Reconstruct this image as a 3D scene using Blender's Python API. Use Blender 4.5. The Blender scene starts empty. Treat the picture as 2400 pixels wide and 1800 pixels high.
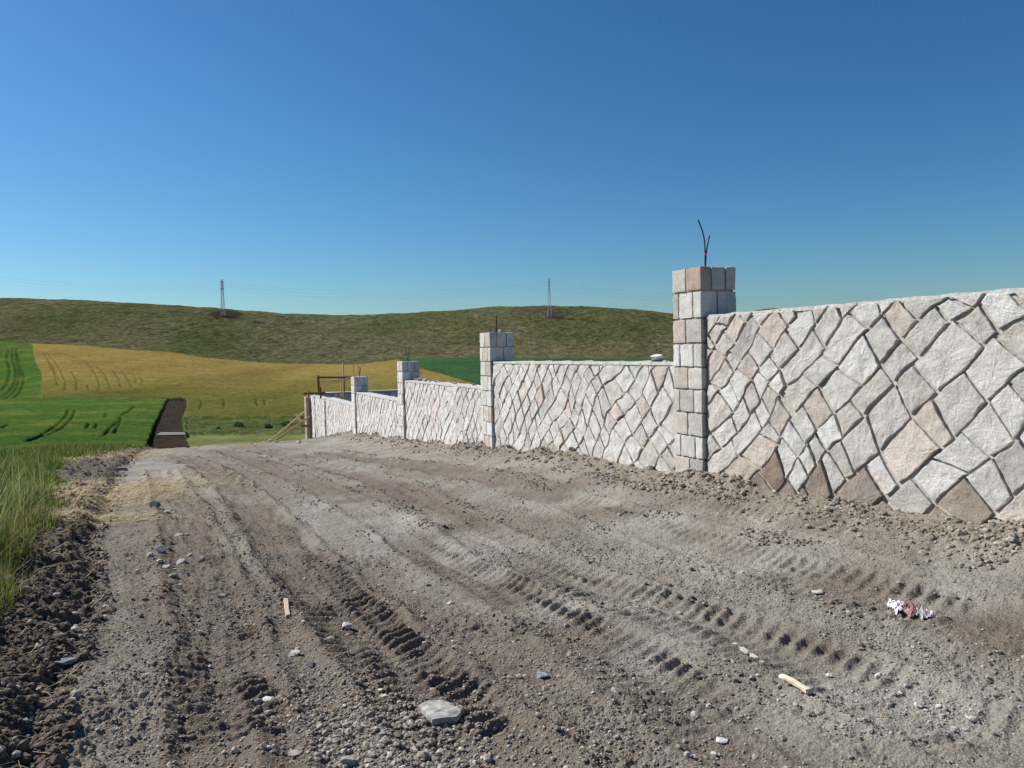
import bpy, math, random
import numpy as np
from mathutils import Matrix, Vector

R = math.radians
rng = np.random.default_rng(7)
random.seed(7)
scene = bpy.context.scene
col = scene.collection

# ------------------------------------------------------------------ camera
F = 1800.0                       # focal length in photo pixels (photo 2400 x 1800)
PITCH, ROLL = R(2.26), R(1.2)
X0 = np.array([1., 0, 0])
FWD = np.array([0, math.cos(PITCH), -math.sin(PITCH)])
UP0 = np.array([0, math.sin(PITCH), math.cos(PITCH)])
UPC = math.cos(ROLL) * UP0 + math.sin(ROLL) * X0
RGT = math.cos(ROLL) * X0 - math.sin(ROLL) * UP0
cam_d = bpy.data.cameras.new('camera')
cam_d.sensor_width = 36
cam_d.lens = 36 * F / 2400
cam_d.clip_start = 0.05
cam_d.clip_end = 9000
cam = bpy.data.objects.new('camera', cam_d)
col.objects.link(cam)
m = Matrix.Identity(4)
for i in range(3):
    m[i][0], m[i][1], m[i][2] = RGT[i], UPC[i], -FWD[i]
cam.matrix_world = m
scene.camera = cam

# ------------------------------------------------------------------ sky, sun, exposure
SUN_EL = R(40)
SUN_DIR = np.array([-0.91, 0.41])                     # horizontal direction towards the sun
SUN_DIR = SUN_DIR / np.linalg.norm(SUN_DIR)
world = bpy.data.worlds.new('World')
scene.world = world
world.use_nodes = True
wn = world.node_tree
bg = wn.nodes['Background']
sky = wn.nodes.new('ShaderNodeTexSky')
sky.sky_type = 'NISHITA'
sky.sun_disc = False
sky.sun_elevation = SUN_EL
sky.sun_rotation = math.atan2(SUN_DIR[0], SUN_DIR[1])
sky.altitude = 1200
sky.air_density = 1.3
sky.dust_density = 1.0
sky.ozone_density = 10.0
hs = wn.nodes.new('ShaderNodeHueSaturation')
hs.inputs['Saturation'].default_value = 1.06
gm = wn.nodes.new('ShaderNodeGamma')
gm.inputs['Gamma'].default_value = 1.18
wn.links.new(sky.outputs[0], gm.inputs['Color'])
wn.links.new(gm.outputs[0], hs.inputs['Color'])
tint = wn.nodes.new('ShaderNodeMix'); tint.data_type = 'RGBA'; tint.blend_type = 'MULTIPLY'
tint.inputs['Factor'].default_value = 1
tint.inputs['B'].default_value = (1.04, 1.09, .96, 1)      # this air's slightly cyan blue
wn.links.new(hs.outputs[0], tint.inputs['A'])
wn.links.new(tint.outputs['Result'], bg.inputs[0])
bg.inputs[1].default_value = 0.050
sun_d = bpy.data.lights.new('sun', 'SUN')
sun_d.energy = 5.0
sun_d.angle = R(0.5)
sun_d.color = (1.0, 0.95, 0.87)
sun = bpy.data.objects.new('sun', sun_d)
col.objects.link(sun)
sv = Vector((SUN_DIR[0] * math.cos(SUN_EL), SUN_DIR[1] * math.cos(SUN_EL), math.sin(SUN_EL)))
sun.rotation_euler = (-sv).to_track_quat('-Z', 'Y').to_euler()
scene.view_settings.view_transform = 'Standard'
scene.view_settings.look = 'None'
scene.view_settings.exposure = 0.5
scene.view_settings.gamma = 1.0
scene.cycles.max_bounces = 4
scene.cycles.diffuse_bounces = 1
scene.cycles.transparent_max_bounces = 4

# ------------------------------------------------------------------ numeric helpers
def _hash(ix, iy, seed):
    h = (ix.astype(np.int64) * 374761393 + iy.astype(np.int64) * 668265263 + seed * 1442695041) & 0xffffffff
    h = ((h ^ (h >> 13)) * 1274126177) & 0xffffffff
    return (h ^ (h >> 16)) & 0xffff

def pn(x, y, seed=0):
    """2-D gradient noise, about -0.7..0.7"""
    x = np.asarray(x, float); y = np.asarray(y, float)
    ix = np.floor(x); iy = np.floor(y)
    fx = x - ix; fy = y - iy
    ux = fx * fx * fx * (fx * (fx * 6 - 15) + 10); uy = fy * fy * fy * (fy * (fy * 6 - 15) + 10)
    def g(dx, dy):
        a = _hash(ix + dx, iy + dy, seed) * (2 * math.pi / 65536)
        return np.cos(a) * (fx - dx) + np.sin(a) * (fy - dy)
    a = g(0, 0); b = g(1, 0); c = g(0, 1); d = g(1, 1)
    return (a + (b - a) * ux) * (1 - uy) + (c + (d - c) * ux) * uy

def fbm(x, y, octs, seed=0, gain=0.5):
    s = 0; a = 1.0
    for k in range(octs):
        s = s + a * pn(x * 2 ** k + 17.3 * k, y * 2 ** k - 9.1 * k, seed + k)
        a *= gain
    return s

def cells(x, y, seed=0):
    """worley F1 distance and random id per cell: pebbles, clods"""
    x = np.asarray(x, float); y = np.asarray(y, float)
    ix = np.floor(x); iy = np.floor(y)
    best = np.full(x.shape, 9.0); bid = np.zeros(x.shape)
    for dx in (-1, 0, 1):
        for dy in (-1, 0, 1):
            h1 = _hash(ix + dx, iy + dy, seed) / 65536.; h2 = _hash(ix + dx, iy + dy, seed + 5) / 65536.
            d = (ix + dx + h1 - x) ** 2 + (iy + dy + h2 - y) ** 2
            mk = d < best
            best = np.where(mk, d, best); bid = np.where(mk, _hash(ix + dx, iy + dy, seed + 9) / 65536., bid)
    return np.sqrt(best), bid

def sst(a, b, x):
    t = np.clip((x - a) / (b - a), 0, 1)
    return t * t * (3 - 2 * t)

def pix_dir(px, py):
    px = np.asarray(px, float); py = np.asarray(py, float)
    return FWD * F + np.multiply.outer(px - 1200, RGT) - np.multiply.outer(py - 900, UPC)

def proj(X, Y, Z):
    P = np.stack([np.asarray(X, float), np.asarray(Y, float), np.asarray(Z, float)], -1)
    w = np.maximum(P @ FWD, 0.05)
    return 1200 + F * (P @ RGT) / w, 900 - F * (P @ UPC) / w

def pix_T(px, py):
    d = pix_dir(px, py)
    return d[..., 2] / d[..., 1]

def at_depth(px, py, Y):
    d = pix_dir(px, py)
    return d / d[1] * Y

# ------------------------------------------------------------------ wall frame
WN = np.array([0.921, 0.389]); WN = WN / np.linalg.norm(WN)
WD = np.array([-WN[1], WN[0]])
DW = 4.95                                   # distance from camera to the wall's road face

def wall_xy(s, u):
    """s along the wall (away from camera), u out of its road face"""
    s = np.asarray(s, float); u = np.asarray(u, float)
    return (WN[0] * (DW - u) + WD[0] * s, WN[1] * (DW - u) + WD[1] * s)

def wall_su(X, Y):
    return X * WD[0] + Y * WD[1], DW - (X * WN[0] + Y * WN[1])

def wall_hit(px, py, u=0.0):
    d = pix_dir(px, py)
    return d * (DW - u) / (d[0] * WN[0] + d[1] * WN[1])

# ------------------------------------------------------------------ terrain height
GX = np.arange(-700, 3101, 20.)
def row(pts):
    v = np.interp(GX, [p[0] for p in pts], [p[1] for p in pts])
    k = np.exp(-0.5 * (np.arange(-6, 7) / 2.0) ** 2); k /= k.sum()
    return np.convolve(np.pad(v, 6, mode='edge'), k, mode='valid')
ROWS = [
    (60, row([(-700, 1052), (150, 1056), (350, 1066), (440, 1070), (700, 1064), (1000, 1056), (3100, 1045)])),
    (110, row([(-700, 1004), (150, 1004), (350, 1012), (440, 1029), (700, 1026), (1000, 1020), (3100, 1010)])),
    (160, row([(-700, 968), (150, 968), (350, 972), (440, 988), (700, 987), (1000, 985), (3100, 980)])),
    (210, row([(-700, 940), (350, 940), (440, 948), (700, 955), (1000, 950), (3100, 945)])),
    (420, row([(-700, 803), (0, 803), (150, 811), (350, 825), (440, 833), (700, 855), (1000, 843), (1600, 842), (3100, 845)])),
    (640, row([(-700, 690), (0, 701), (200, 707), (400, 716), (520, 725), (700, 737), (800, 740.5), (900, 739), (1000, 733),
               (1100, 725), (1200, 719), (1300, 717), (1400, 720), (1500, 728), (1580, 735), (1680, 742), (1740, 736), (1810, 720),
               (1880, 724), (2000, 735), (3100, 745)])),
]
def pchip(xk, zk, xq):
    """monotone cubic along axis 0 of zk"""
    h = np.diff(xk)[:, None]; dl = np.diff(zk, axis=0) / h
    mm = np.zeros_like(zk)
    a, b = dl[:-1], dl[1:]
    same = a * b > 0
    w1 = 2 * h[1:] + h[:-1]; w2 = h[1:] + 2 * h[:-1]
    mm[1:-1] = np.where(same, (w1 + w2) / (w1 / np.where(a == 0, 1, a) + w2 / np.where(b == 0, 1, b)), 0)
    mm[0] = dl[0]; mm[-1] = 0
    i = np.clip(np.searchsorted(xk, xq) - 1, 0, len(xk) - 2)
    t = ((xq - xk[i]) / (xk[i + 1] - xk[i]))[:, None]
    hh = h[i]
    return ((1 + 2 * t) * (1 - t) ** 2 * zk[i] + t * (1 - t) ** 2 * hh * mm[i] + t * t * (3 - 2 * t) * zk[i + 1] + t * t * (t - 1) * hh * mm[i + 1])
YK = [r[0] for r in ROWS] + [720, 1000, 2000, 8000]
ZK = [pix_T(GX, r[1]) * r[0] for r in ROWS]
ZR = ZK[-1]
ZK += [ZR - 6, ZR * 0.5, ZR * 0.2, ZR * 0.1]
YQ = np.exp(np.linspace(math.log(30), math.log(7900), 900))
ZG = pchip(np.array(YK, float), np.array(ZK), np.clip(YQ, 60, 7999))
lowY = YQ < 60
ZG[lowY] = (ZK[0][None, :] / 60.0) * YQ[lowY][:, None]

def col_px(X, Y):
    """pseudo photo column and forward depth, defined all round the compass"""
    a = np.arctan2(X, Y)
    ac = np.clip(a, -0.8, 0.8)
    r = np.hypot(X, Y)
    return 1200 + F * np.tan(ac), r * np.cos(ac)

def far_z(X, Y):
    px, Ye = col_px(X, Y)
    fx = np.clip((px + 700) / 20, 0, len(GX) - 1.001); fy = np.clip(np.log(np.maximum(Ye, 30) / 30) / math.log(7900 / 30) * 899, 0, 898.999)
    ix = fx.astype(int); iy = fy.astype(int); tx = fx - ix; ty = fy - iy
    return (ZG[iy, ix] * (1 - tx) + ZG[iy, ix + 1] * tx) * (1 - ty) + (ZG[iy + 1, ix] * (1 - tx) + ZG[iy + 1, ix + 1] * tx) * ty

def near_z(X, Y):
    Yc = np.clip(Y, 0, 90)
    z = -(1.6 + .02 * Yc + .00125 * Yc * Yc)
    z = z - .055 * np.maximum(0, -X - 11) * sst(14, 33, Y) * sst(75, 50, Y)
    s, u = wall_su(X, Y)
    amt = np.interp(Y, [0, 4.86, 6.1, 8.4, 9.9, 11.75, 13.9, 19.4, 25, 30.5, 36, 45], [.50, .52, .47, .45, .50, .44, .37, .31, .35, .14, 0, 0])
    return z + amt * np.exp(-(np.maximum(u, 0) / 1.9) ** 1.3)

def base_z(X, Y):
    X = np.asarray(X, float); Y = np.asarray(Y, float)
    _, Ye = col_px(X, Y)
    w = sst(38, 72, Ye)
    return near_z(X, Y) * (1 - w) + far_z(X, Y) * w

def hit(px, py, rmin=0.8):
    """where the photo pixel's ray meets the terrain"""
    d = pix_dir(px, py); d = d / np.hypot(d[0], d[1])
    r = rmin * 1.004 ** np.arange(1800)
    g = base_z(d[0] * r, d[1] * r) - d[2] * r
    k = np.argmax(g > 0)
    if k == 0: k = 1
    t = g[k - 1] / (g[k - 1] - g[k])
    rr = r[k - 1] + t * (r[k] - r[k - 1])
    return d * rr

# ------------------------------------------------------------------ regions
GRASS_BX = ([1040, 1046, 1052, 1060, 1075, 1090, 1105, 1150, 1200, 1250, 1330, 1440, 1800, 3000],
            [430, 402, 365, 310, 240, 185, 140, 145, 150, 105, 60, -10, -250, -900])
BAND_BX = ([1040, 1060, 1100, 1212, 1290, 1386, 1530, 1700, 1800, 3000],
           [430, 345, 300, 268, 240, 268, 227, 172, 150, -100])

def grass_side(X, Y):
    """>0 on the grass side of the dirt's left edge (in metres, roughly)"""
    z = near_z(X, Y)
    px, py = proj(X, np.maximum(Y, .6), z)
    b = np.interp(py, GRASS_BX[0], GRASS_BX[1])
    v = (b - px) * np.maximum(Y, .6) / F
    return np.where(Y < .8, -2.6 - X, v) + 0.25 * pn(X * 1.3, Y * 1.3, 3) + .1 * pn(X * 5, Y * 5, 4)

def band_side(X, Y):
    z = near_z(X, Y)
    px, py = proj(X, np.maximum(Y, .6), z)
    b = np.interp(py, BAND_BX[0], BAND_BX[1])
    v = (b - px) * np.maximum(Y, .6) / F
    return np.where(Y < .8, -1.6 - X, v) + 0.1 * pn(X * 2, Y * 2, 13)

D_, GF, WF, HL, PT, LW, VG, G2 = range(8)
def in_poly(px, py, poly):
    inside = np.zeros(px.shape, bool)
    n = len(poly)
    for i in range(n):
        x1, y1 = poly[i]; x2, y2 = poly[(i + 1) % n]
        if y1 == y2: continue
        c = ((y1 > py) != (y2 > py)) & (px < (x2 - x1) * (py - y1) / (y2 - y1) + x1)
        inside ^= c
    return inside
PATH = [(392, 939), (437, 939), (438, 962), (427, 985), (432, 1015), (441, 1040), (441, 1075), (335, 1075), (349, 1040), (358, 1010), (374, 975)]
def region(X, Y, Z):
    px0, Ye = col_px(X, Y)
    k = Ye / np.maximum(np.hypot(X, Y), 1e-6)
    ac = np.clip(np.arctan2(X, Y), -.8, .8); r = np.hypot(X, Y)
    px, py = proj(r * np.sin(ac), r * np.cos(ac), Z)
    far = Ye > 41
    n1 = pn(X * .15, Y * .15, 31) + .6 * pn(X * .6, Y * .6, 32)
    px = px + 2.0 * n1; py = py + 1.0 * n1 * np.clip(150 / Ye, .3, 1.2)
    reg = np.full(X.shape, WF)
    foot = np.interp(px, [0, 75, 200, 300, 400, 480, 600, 700, 830, 900, 950, 1100, 1600], [802, 808, 813, 823, 828, 841, 852, 856, 858, 850, 843, 841, 842])
    reg[(px > 437) & (py > 984)] = VG
    reg[(px <= 437) & (py > 939)] = GF
    reg[(px < np.interp(py, [800, 850, 880, 940], [74, 84, 99, 97]))] = GF
    lim = np.interp(px, [925, 950, 1130, 1600], [838, 856, 908, 1000])
    reg[(px > 925) & (py < lim)] = G2
    reg[(px > 437) & (py > 1020)] = LW
    reg[in_poly(px, py, PATH)] = PT
    reg[(py < foot) | (Ye > 600)] = HL
    g = grass_side(X, Y)
    near = np.where(g > 0, GF, D_)
    near[(near == GF) & (px > 340) & (Ye > 30)] = D_
    return np.where(far, reg, near)

# ------------------------------------------------------------------ tyre tracks on the dirt
def ground_poly(pts):
    P = np.array([hit(*p)[:2] for p in pts])
    d = np.r_[0, np.cumsum(np.hypot(*np.diff(P, axis=0).T))]
    q = np.arange(0, d[-1], 0.35)
    S = np.stack([np.interp(q, d, P[:, 0]), np.interp(q, d, P[:, 1])], 1)
    for _ in range(6):
        S[1:-1] = (S[:-2] + S[1:-1] * 2 + S[2:]) / 4
    return S
TRACKS = [ground_poly(t) for t in [
    [(430, 1075), (500, 1105), (575, 1170), (660, 1280), (770, 1400), (890, 1510), (1010, 1640), (1150, 1800)],
    [(380, 1110), (425, 1200), (470, 1330), (505, 1480), (535, 1640), (550, 1800)],
    [(600, 1056), (760, 1090), (930, 1140), (1080, 1230), (1200, 1310), (1400, 1380), (1600, 1440), (1800, 1510), (2050, 1610), (2400, 1760)],
    [(760, 1058), (900, 1082), (1100, 1110), (1300, 1165), (1550, 1240), (1750, 1320), (1950, 1375), (2200, 1440), (2400, 1490)],
    [(1250, 1110), (1400, 1145), (1650, 1195), (1900, 1240), (2150, 1290), (2400, 1350)],
    [(520, 1056), (640, 1100), (760, 1150), (880, 1210), (1000, 1290), (1150, 1370), (1350, 1470), (1600, 1620), (1800, 1800)],
]]
TW = [(.26, 1.25), (.24, 1.1), (.25, .75), (.24, .62), (.22, .6), (.22, .8)]

def track_field(X, Y):
    """height, lug/rut colour mask and smooth-band mask"""
    H = np.zeros(X.shape); C = np.zeros(X.shape); B = np.zeros(X.shape)
    wob = .06 * pn(X * 1.1, Y * 1.1, 51)
    for (S, (hw, am), k) in zip(TRACKS, TW, range(9)):
        best = np.full(X.shape, 1e9); lat = np.zeros(X.shape); lon = np.zeros(X.shape)
        seg = np.hypot(*np.diff(S, axis=0).T); cum = np.r_[0, np.cumsum(seg)]
        bb = (X > S[:, 0].min() - .8) & (X < S[:, 0].max() + .8) & (Y > S[:, 1].min() - .8) & (Y < S[:, 1].max() + .8)
        idx = np.nonzero(bb)[0]
        xs, ys = X[idx], Y[idx]
        b = np.full(xs.shape, 1e9); la = np.zeros(xs.shape); lo = np.zeros(xs.shape)
        for i in range(len(S) - 1):
            d = (S[i + 1] - S[i]) / seg[i]
            rx, ry = xs - S[i, 0], ys - S[i, 1]
            t = np.clip(rx * d[0] + ry * d[1], 0, seg[i])
            ex, ey = rx - t * d[0], ry - t * d[1]
            dd = ex * ex + ey * ey
            mk = dd < b
            b[mk] = dd[mk]; la[mk] = (rx * d[1] - ry * d[0])[mk]; lo[mk] = (cum[i] + t)[mk]
        la = la + wob[idx]
        ad = np.abs(la)
        msk = .62 + .6 * sst(-.25, .3, pn(lo * .35 + 9 * k, la * 1.5, 61 + k) + .15 * pn(lo * 3, la * 4, 67))
        rut = -.022 * sst(hw + .05, hw - .08, ad)
        berm = .032 * np.exp(-((ad - hw - .05) / .05) ** 2) * (.3 + 1.5 * np.clip(pn(lo * 1.5, la * 3, 71 + k) + .3, 0, 1)) * (1 + .8 * pn(lo * 9, la * 9, 72))
        ph = lo / .105 + ad / hw * .7 + .22 * pn(lo * 2.5, la * 5, 73)
        lug = .027 * (.5 + .5 * np.sin(ph * 2 * math.pi)) ** 1.2 * (.35 + .65 * sst(.0, .06, ad - .02)) * sst(hw + .05, hw - .05, ad) * msk * (.55 + .9 * sst(-.2, .3, pn(lo * 2.2, la * 6, 76)))
        lug = lug + .007 * pn(lo * .5, la * 26, 78) * sst(hw + .1, hw, ad)
        H[idx] += am * (rut + berm + lug)
        C[idx] = np.maximum(C[idx], min(1.0, am + .25) * sst(hw + .16, hw - .1, ad) * msk)
    return H, C

def band_mask(X, Y):
    """pale, packed strip running down the road"""
    return sst(-.12, .28, pn((X * .866 + Y * .5) * .75, (X * -.5 + Y * .866) * .08, 81) + .16 * pn(X * .9, Y * .5, 82))

def dirt_height(X, Y):
    """detail on the dirt, plus masks (loose, soil colour)"""
    s, u = wall_su(X, Y)
    bs = band_side(X, Y); gs = grass_side(X, Y)
    left = sst(-.05, .25, bs)
    foot = np.exp(-(np.maximum(u, 0) / .45) ** 2) * (np.abs(u) < 3) * sst(.5, .0, -u)
    H, C = track_field(X, Y)
    pale = band_mask(X, Y)
    z = .022 * fbm(X * .5, Y * .5, 3, 1) + .012 * fbm(X * 2.1, Y * 2.1, 3, 2)
    al = X * .866 + Y * .5; ac_ = Y * .866 - X * .5                 # across and along the haul direction
    z = z + .012 * pn(al * 5 + pn(X, Y, 16), ac_ * .3, 14) + .002 * pn(al * 13, ac_ * .9, 15)
    loose = sst(-.1, .35, fbm(X * .7, Y * .7, 3, 21)) * (1 - .75 * pale)
    loose = np.clip(loose + .35 * C, 0, 1)
    z = z + (.012 + .016 * loose) * (1 - .62 * C) * fbm(X * 9, Y * 9, 5, 5, .7)
    f1, _ = cells(X * 22, Y * 22, 41)
    z = z + .011 * (.35 + .65 * loose) * np.clip(.55 - f1, 0, 1) * 1.6
    f2, i2 = cells(X * 9, Y * 9, 43)
    z = z + .035 * np.clip(.5 - f2, 0, 1) * (i2 > .72) * loose * (1 - .8 * C)
    # churned strip at the left and heaped clods along the wall foot
    lump = fbm(X * 2.4, Y * 2.4, 3, 91)
    fl, il = cells(X * 6 + lump, Y * 6, 92)
    fm, im = cells(X * 14, Y * 14, 93)
    rough = .09 * lump + .07 * np.clip(.6 - fl, 0, 1) * (.4 + il) + .045 * np.clip(.6 - fm, 0, 1) + .03 * fbm(X * 12, Y * 12, 3, 94)
    z = z + left * (rough + .07) + H * (1 - left) * (1 - .7 * foot)
    z = z - .10 * left * np.exp(-((bs - .15) / .12) ** 2)
    foot_n = foot * (.35 + 1.1 * sst(-.3, .35, pn(X * .8, Y * .8, 95)))
    z = z + foot_n * (.05 * np.clip(.6 - fl, 0, 1) + .055 * lump + .05 * np.clip(.6 - fm, 0, 1) + .05)
    return z, dict(left=left, foot=foot, C=C, pale=pale, loose=loose, gs=gs)

def surface_z(X, Y):
    """finished dirt surface, for setting things down"""
    X = np.atleast_1d(np.asarray(X, float)); Y = np.atleast_1d(np.asarray(Y, float))
    z, _ = dirt_height(X, Y)
    return base_z(X, Y) + z * sst(46, 36, np.hypot(X, Y))

# ------------------------------------------------------------------ mesh helpers
def new_mesh(name, V, faces, mat=None, colors=None, smooth=False):
    """faces: (n,k) int array or list of tuples; colors: per-vertex rgb"""
    me = bpy.data.meshes.new(name)
    V = np.asarray(V, float).reshape(-1, 3)
    if isinstance(faces, np.ndarray):
        n, k = faces.shape
        me.vertices.add(len(V)); me.vertices.foreach_set('co', V.ravel())
        me.loops.add(n * k); me.loops.foreach_set('vertex_index', faces.astype(np.int32).ravel())
        me.polygons.add(n); me.polygons.foreach_set('loop_start', np.arange(0, n * k, k, dtype=np.int32))
        me.update(calc_edges=True)
    else:
        me.from_pydata(V.tolist(), [], faces)
        me.update()
    if smooth:
        me.polygons.foreach_set('use_smooth', np.ones(len(me.polygons), bool))
    else:
        me.polygons.foreach_set('use_smooth', np.zeros(len(me.polygons), bool))
    if colors is not None:
        at = me.color_attributes.new('Col', 'FLOAT_COLOR', 'POINT')
        c = np.ones((len(V), 4)); c[:, :3] = colors
        at.data.foreach_set('color', c.ravel())
    if mat: me.materials.append(mat)
    return me

def obj(name, me, parent=None, label=None, cat=None, group=None, kind=None, loc=None):
    o = bpy.data.objects.new(name, me)
    col.objects.link(o)
    if parent: o.parent = parent
    if loc is not None: o.location = loc
    if label: o['label'] = label
    if cat: o['category'] = cat
    if group: o['group'] = group
    if kind: o['kind'] = kind
    return o

def empty(name, loc, label, cat, group=None):
    return obj(name, None, None, label, cat, group, None, loc)

class MB:
    """collects vertices and faces into one mesh"""
    def __init__(self): self.V = []; self.F = []; self.C = []; self.n = 0
    def add(self, V, Fc, color=None):
        V = np.asarray(V, float)
        self.V.append(V); self.F += [tuple(int(i) + self.n for i in f) for f in Fc]
        self.C.append(np.tile(np.asarray(color if color is not None else (1, 1, 1), float), (len(V), 1)) if color is None or np.ndim(color) == 1 else color)
        self.n += len(V)
    def mesh(self, name, mat, smooth=False, origin=None):
        V = np.concatenate(self.V)
        if origin is not None: V = V - np.asarray(origin)
        return new_mesh(name, V, self.F, mat, np.concatenate(self.C), smooth)

def tube(P, r, sides=6):
    P = np.asarray(P, float); n = len(P)
    rr = np.broadcast_to(np.asarray(r, float), (n,))
    T = np.gradient(P, axis=0); T /= np.linalg.norm(T, axis=1)[:, None] + 1e-12
    V = []
    ref = np.array([0, 0, 1.]) if abs(T[0, 2]) < .9 else np.array([1., 0, 0])
    for i in range(n):
        a = np.cross(T[i], ref); a /= np.linalg.norm(a); b = np.cross(T[i], a)
        for k in range(sides):
            t = 2 * math.pi * k / sides
            V.append(P[i] + rr[i] * (math.cos(t) * a + math.sin(t) * b))
    Fc = [(i * sides + k, i * sides + (k + 1) % sides, (i + 1) * sides + (k + 1) % sides, (i + 1) * sides + k) for i in range(n - 1) for k in range(sides)]
    Fc += [tuple(range(sides))[::-1], tuple((n - 1) * sides + k for k in range(sides))]
    return np.array(V), Fc

def beam(p, q, w, h, side=None):
    """a sawn board between two points, slightly bevelled, w along side"""
    p = np.asarray(p, float); q = np.asarray(q, float)
    t = q - p; L = np.linalg.norm(t); t /= L
    side = np.asarray(side if side is not None else (WD[0], WD[1], 0), float)
    a = side - t * (side @ t)
    if np.linalg.norm(a) < .2: a = np.cross(t, (0, 0, 1.))
    a /= np.linalg.norm(a); b = np.cross(t, a)
    bv = min(w, h) * .12
    ring = [(w / 2 - bv, h / 2), (w / 2, h / 2 - bv), (w / 2, -h / 2 + bv), (w / 2 - bv, -h / 2), (-w / 2 + bv, -h / 2), (-w / 2, -h / 2 + bv), (-w / 2, h / 2 - bv), (-w / 2 + bv, h / 2)]
    N = 5
    V = []
    for i in range(N):
        c = p + t * L * i / (N - 1) + a * min(.004, w * .06) * math.sin(i * 2.1 + L * 9) + b * min(.004, h * .06) * math.cos(i * 1.7)
        V += [c + a * x + b * y for x, y in ring]
    Fc = [(i * 8 + k, i * 8 + (k + 1) % 8, (i + 1) * 8 + (k + 1) % 8, (i + 1) * 8 + k) for i in range(N - 1) for k in range(8)]
    Fc += [tuple(range(8))[::-1], tuple((N - 1) * 8 + k for k in range(8))]
    return np.array(V), Fc

def cube_grid(n):
    vs = {}; V = []; Fc = []
    def vid(p):
        k = tuple(int(round(c)) for c in p)
        if k not in vs: vs[k] = len(V); V.append(k)
        return vs[k]
    for ax in range(3):
        for sgn in (0, n):
            for i in range(n):
                for j in range(n):
                    q = []
                    for di, dj in ((0, 0), (1, 0), (1, 1), (0, 1)):
                        p = [0, 0, 0]; p[ax] = sgn; p[(ax + 1) % 3] = i + di; p[(ax + 2) % 3] = j + dj
                        q.append(vid(p))
                    Fc.append(tuple(q if sgn else q[::-1]))
    return np.array(V, float) / n * 2 - 1, Fc
CG = {n: cube_grid(n) for n in (3, 5, 8)}

def n3(P, sc, seed):
    return pn(P[:, 0] * sc + P[:, 2] * sc * .71, P[:, 1] * sc - P[:, 2] * sc * .63 + 3.7, seed)

def rough_box(c, e, axes, n=5, rnd=.02, amp=.006, seed=0):
    """quarried block: half-extents e, rounded arrises, uneven faces"""
    U, Fc = CG[n]
    e = np.asarray(e, float)
    P = U * e
    inner = np.clip(P, -(e - rnd), e - rnd)
    d = P - inner
    L = np.linalg.norm(d, axis=1)
    mk = L > 1e-9
    P = inner + np.where(mk[:, None], d / np.maximum(L, 1e-9)[:, None] * rnd, 0)
    W = P @ np.asarray(axes) + np.asarray(c)
    nrm = (U * (np.abs(U) > .99)) @ np.asarray(axes)
    nrm /= np.linalg.norm(nrm, axis=1)[:, None]
    W = W + nrm * (amp * (n3(W, 9, seed) * 1.6 + n3(W, 23, seed + 1)))[:, None]
    return W, Fc

def ico(sub):
    t = (1 + 5 ** .5) / 2
    V = [(-1, t, 0), (1, t, 0), (-1, -t, 0), (1, -t, 0), (0, -1, t), (0, 1, t), (0, -1, -t), (0, 1, -t), (t, 0, -1), (t, 0, 1), (-t, 0, -1), (-t, 0, 1)]
    Fc = [(0, 11, 5), (0, 5, 1), (0, 1, 7), (0, 7, 10), (0, 10, 11), (1, 5, 9), (5, 11, 4), (11, 10, 2), (10, 7, 6), (7, 1, 8), (3, 9, 4), (3, 4, 2), (3, 2, 6), (3, 6, 8), (3, 8, 9), (4, 9, 5), (2, 4, 11), (6, 2, 10), (8, 6, 7), (9, 8, 1)]
    V = [np.array(v) / np.linalg.norm(v) for v in V]
    for _ in range(sub):
        mid = {}; nf = []
        def mp(a, b):
            k = (min(a, b), max(a, b))
            if k not in mid:
                v = V[a] + V[b]; V.append(v / np.linalg.norm(v)); mid[k] = len(V) - 1
            return mid[k]
        for a, b, c in Fc:
            ab, bc, ca = mp(a, b), mp(b, c), mp(c, a)
            nf += [(a, ab, ca), (b, bc, ab), (c, ca, bc), (ab, bc, ca)]
        Fc = nf
    return np.array(V), np.array(Fc)
ICO = {k: ico(k) for k in (0, 1, 2, 3)}

def rock_shape(size, seed, sub=2, flat=.6, cuts=9):
    """angular field stone made by planing a ball"""
    r = np.random.default_rng(seed)
    V, Fc = ICO[sub]
    P = V.copy()
    for _ in range(cuts):
        nn = r.normal(size=3); nn /= np.linalg.norm(nn)
        dd = r.uniform(.45, .85)
        ov = P @ nn - dd
        P = P - np.where(ov > 0, ov, 0)[:, None] * nn
    P = P * np.array([r.uniform(.8, 1.15), r.uniform(.6, .95), flat * r.uniform(.8, 1.2)])
    P = P * (1 + .10 * n3(P + seed, 2.3, seed))[:, None]
    return P * size, Fc

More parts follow.
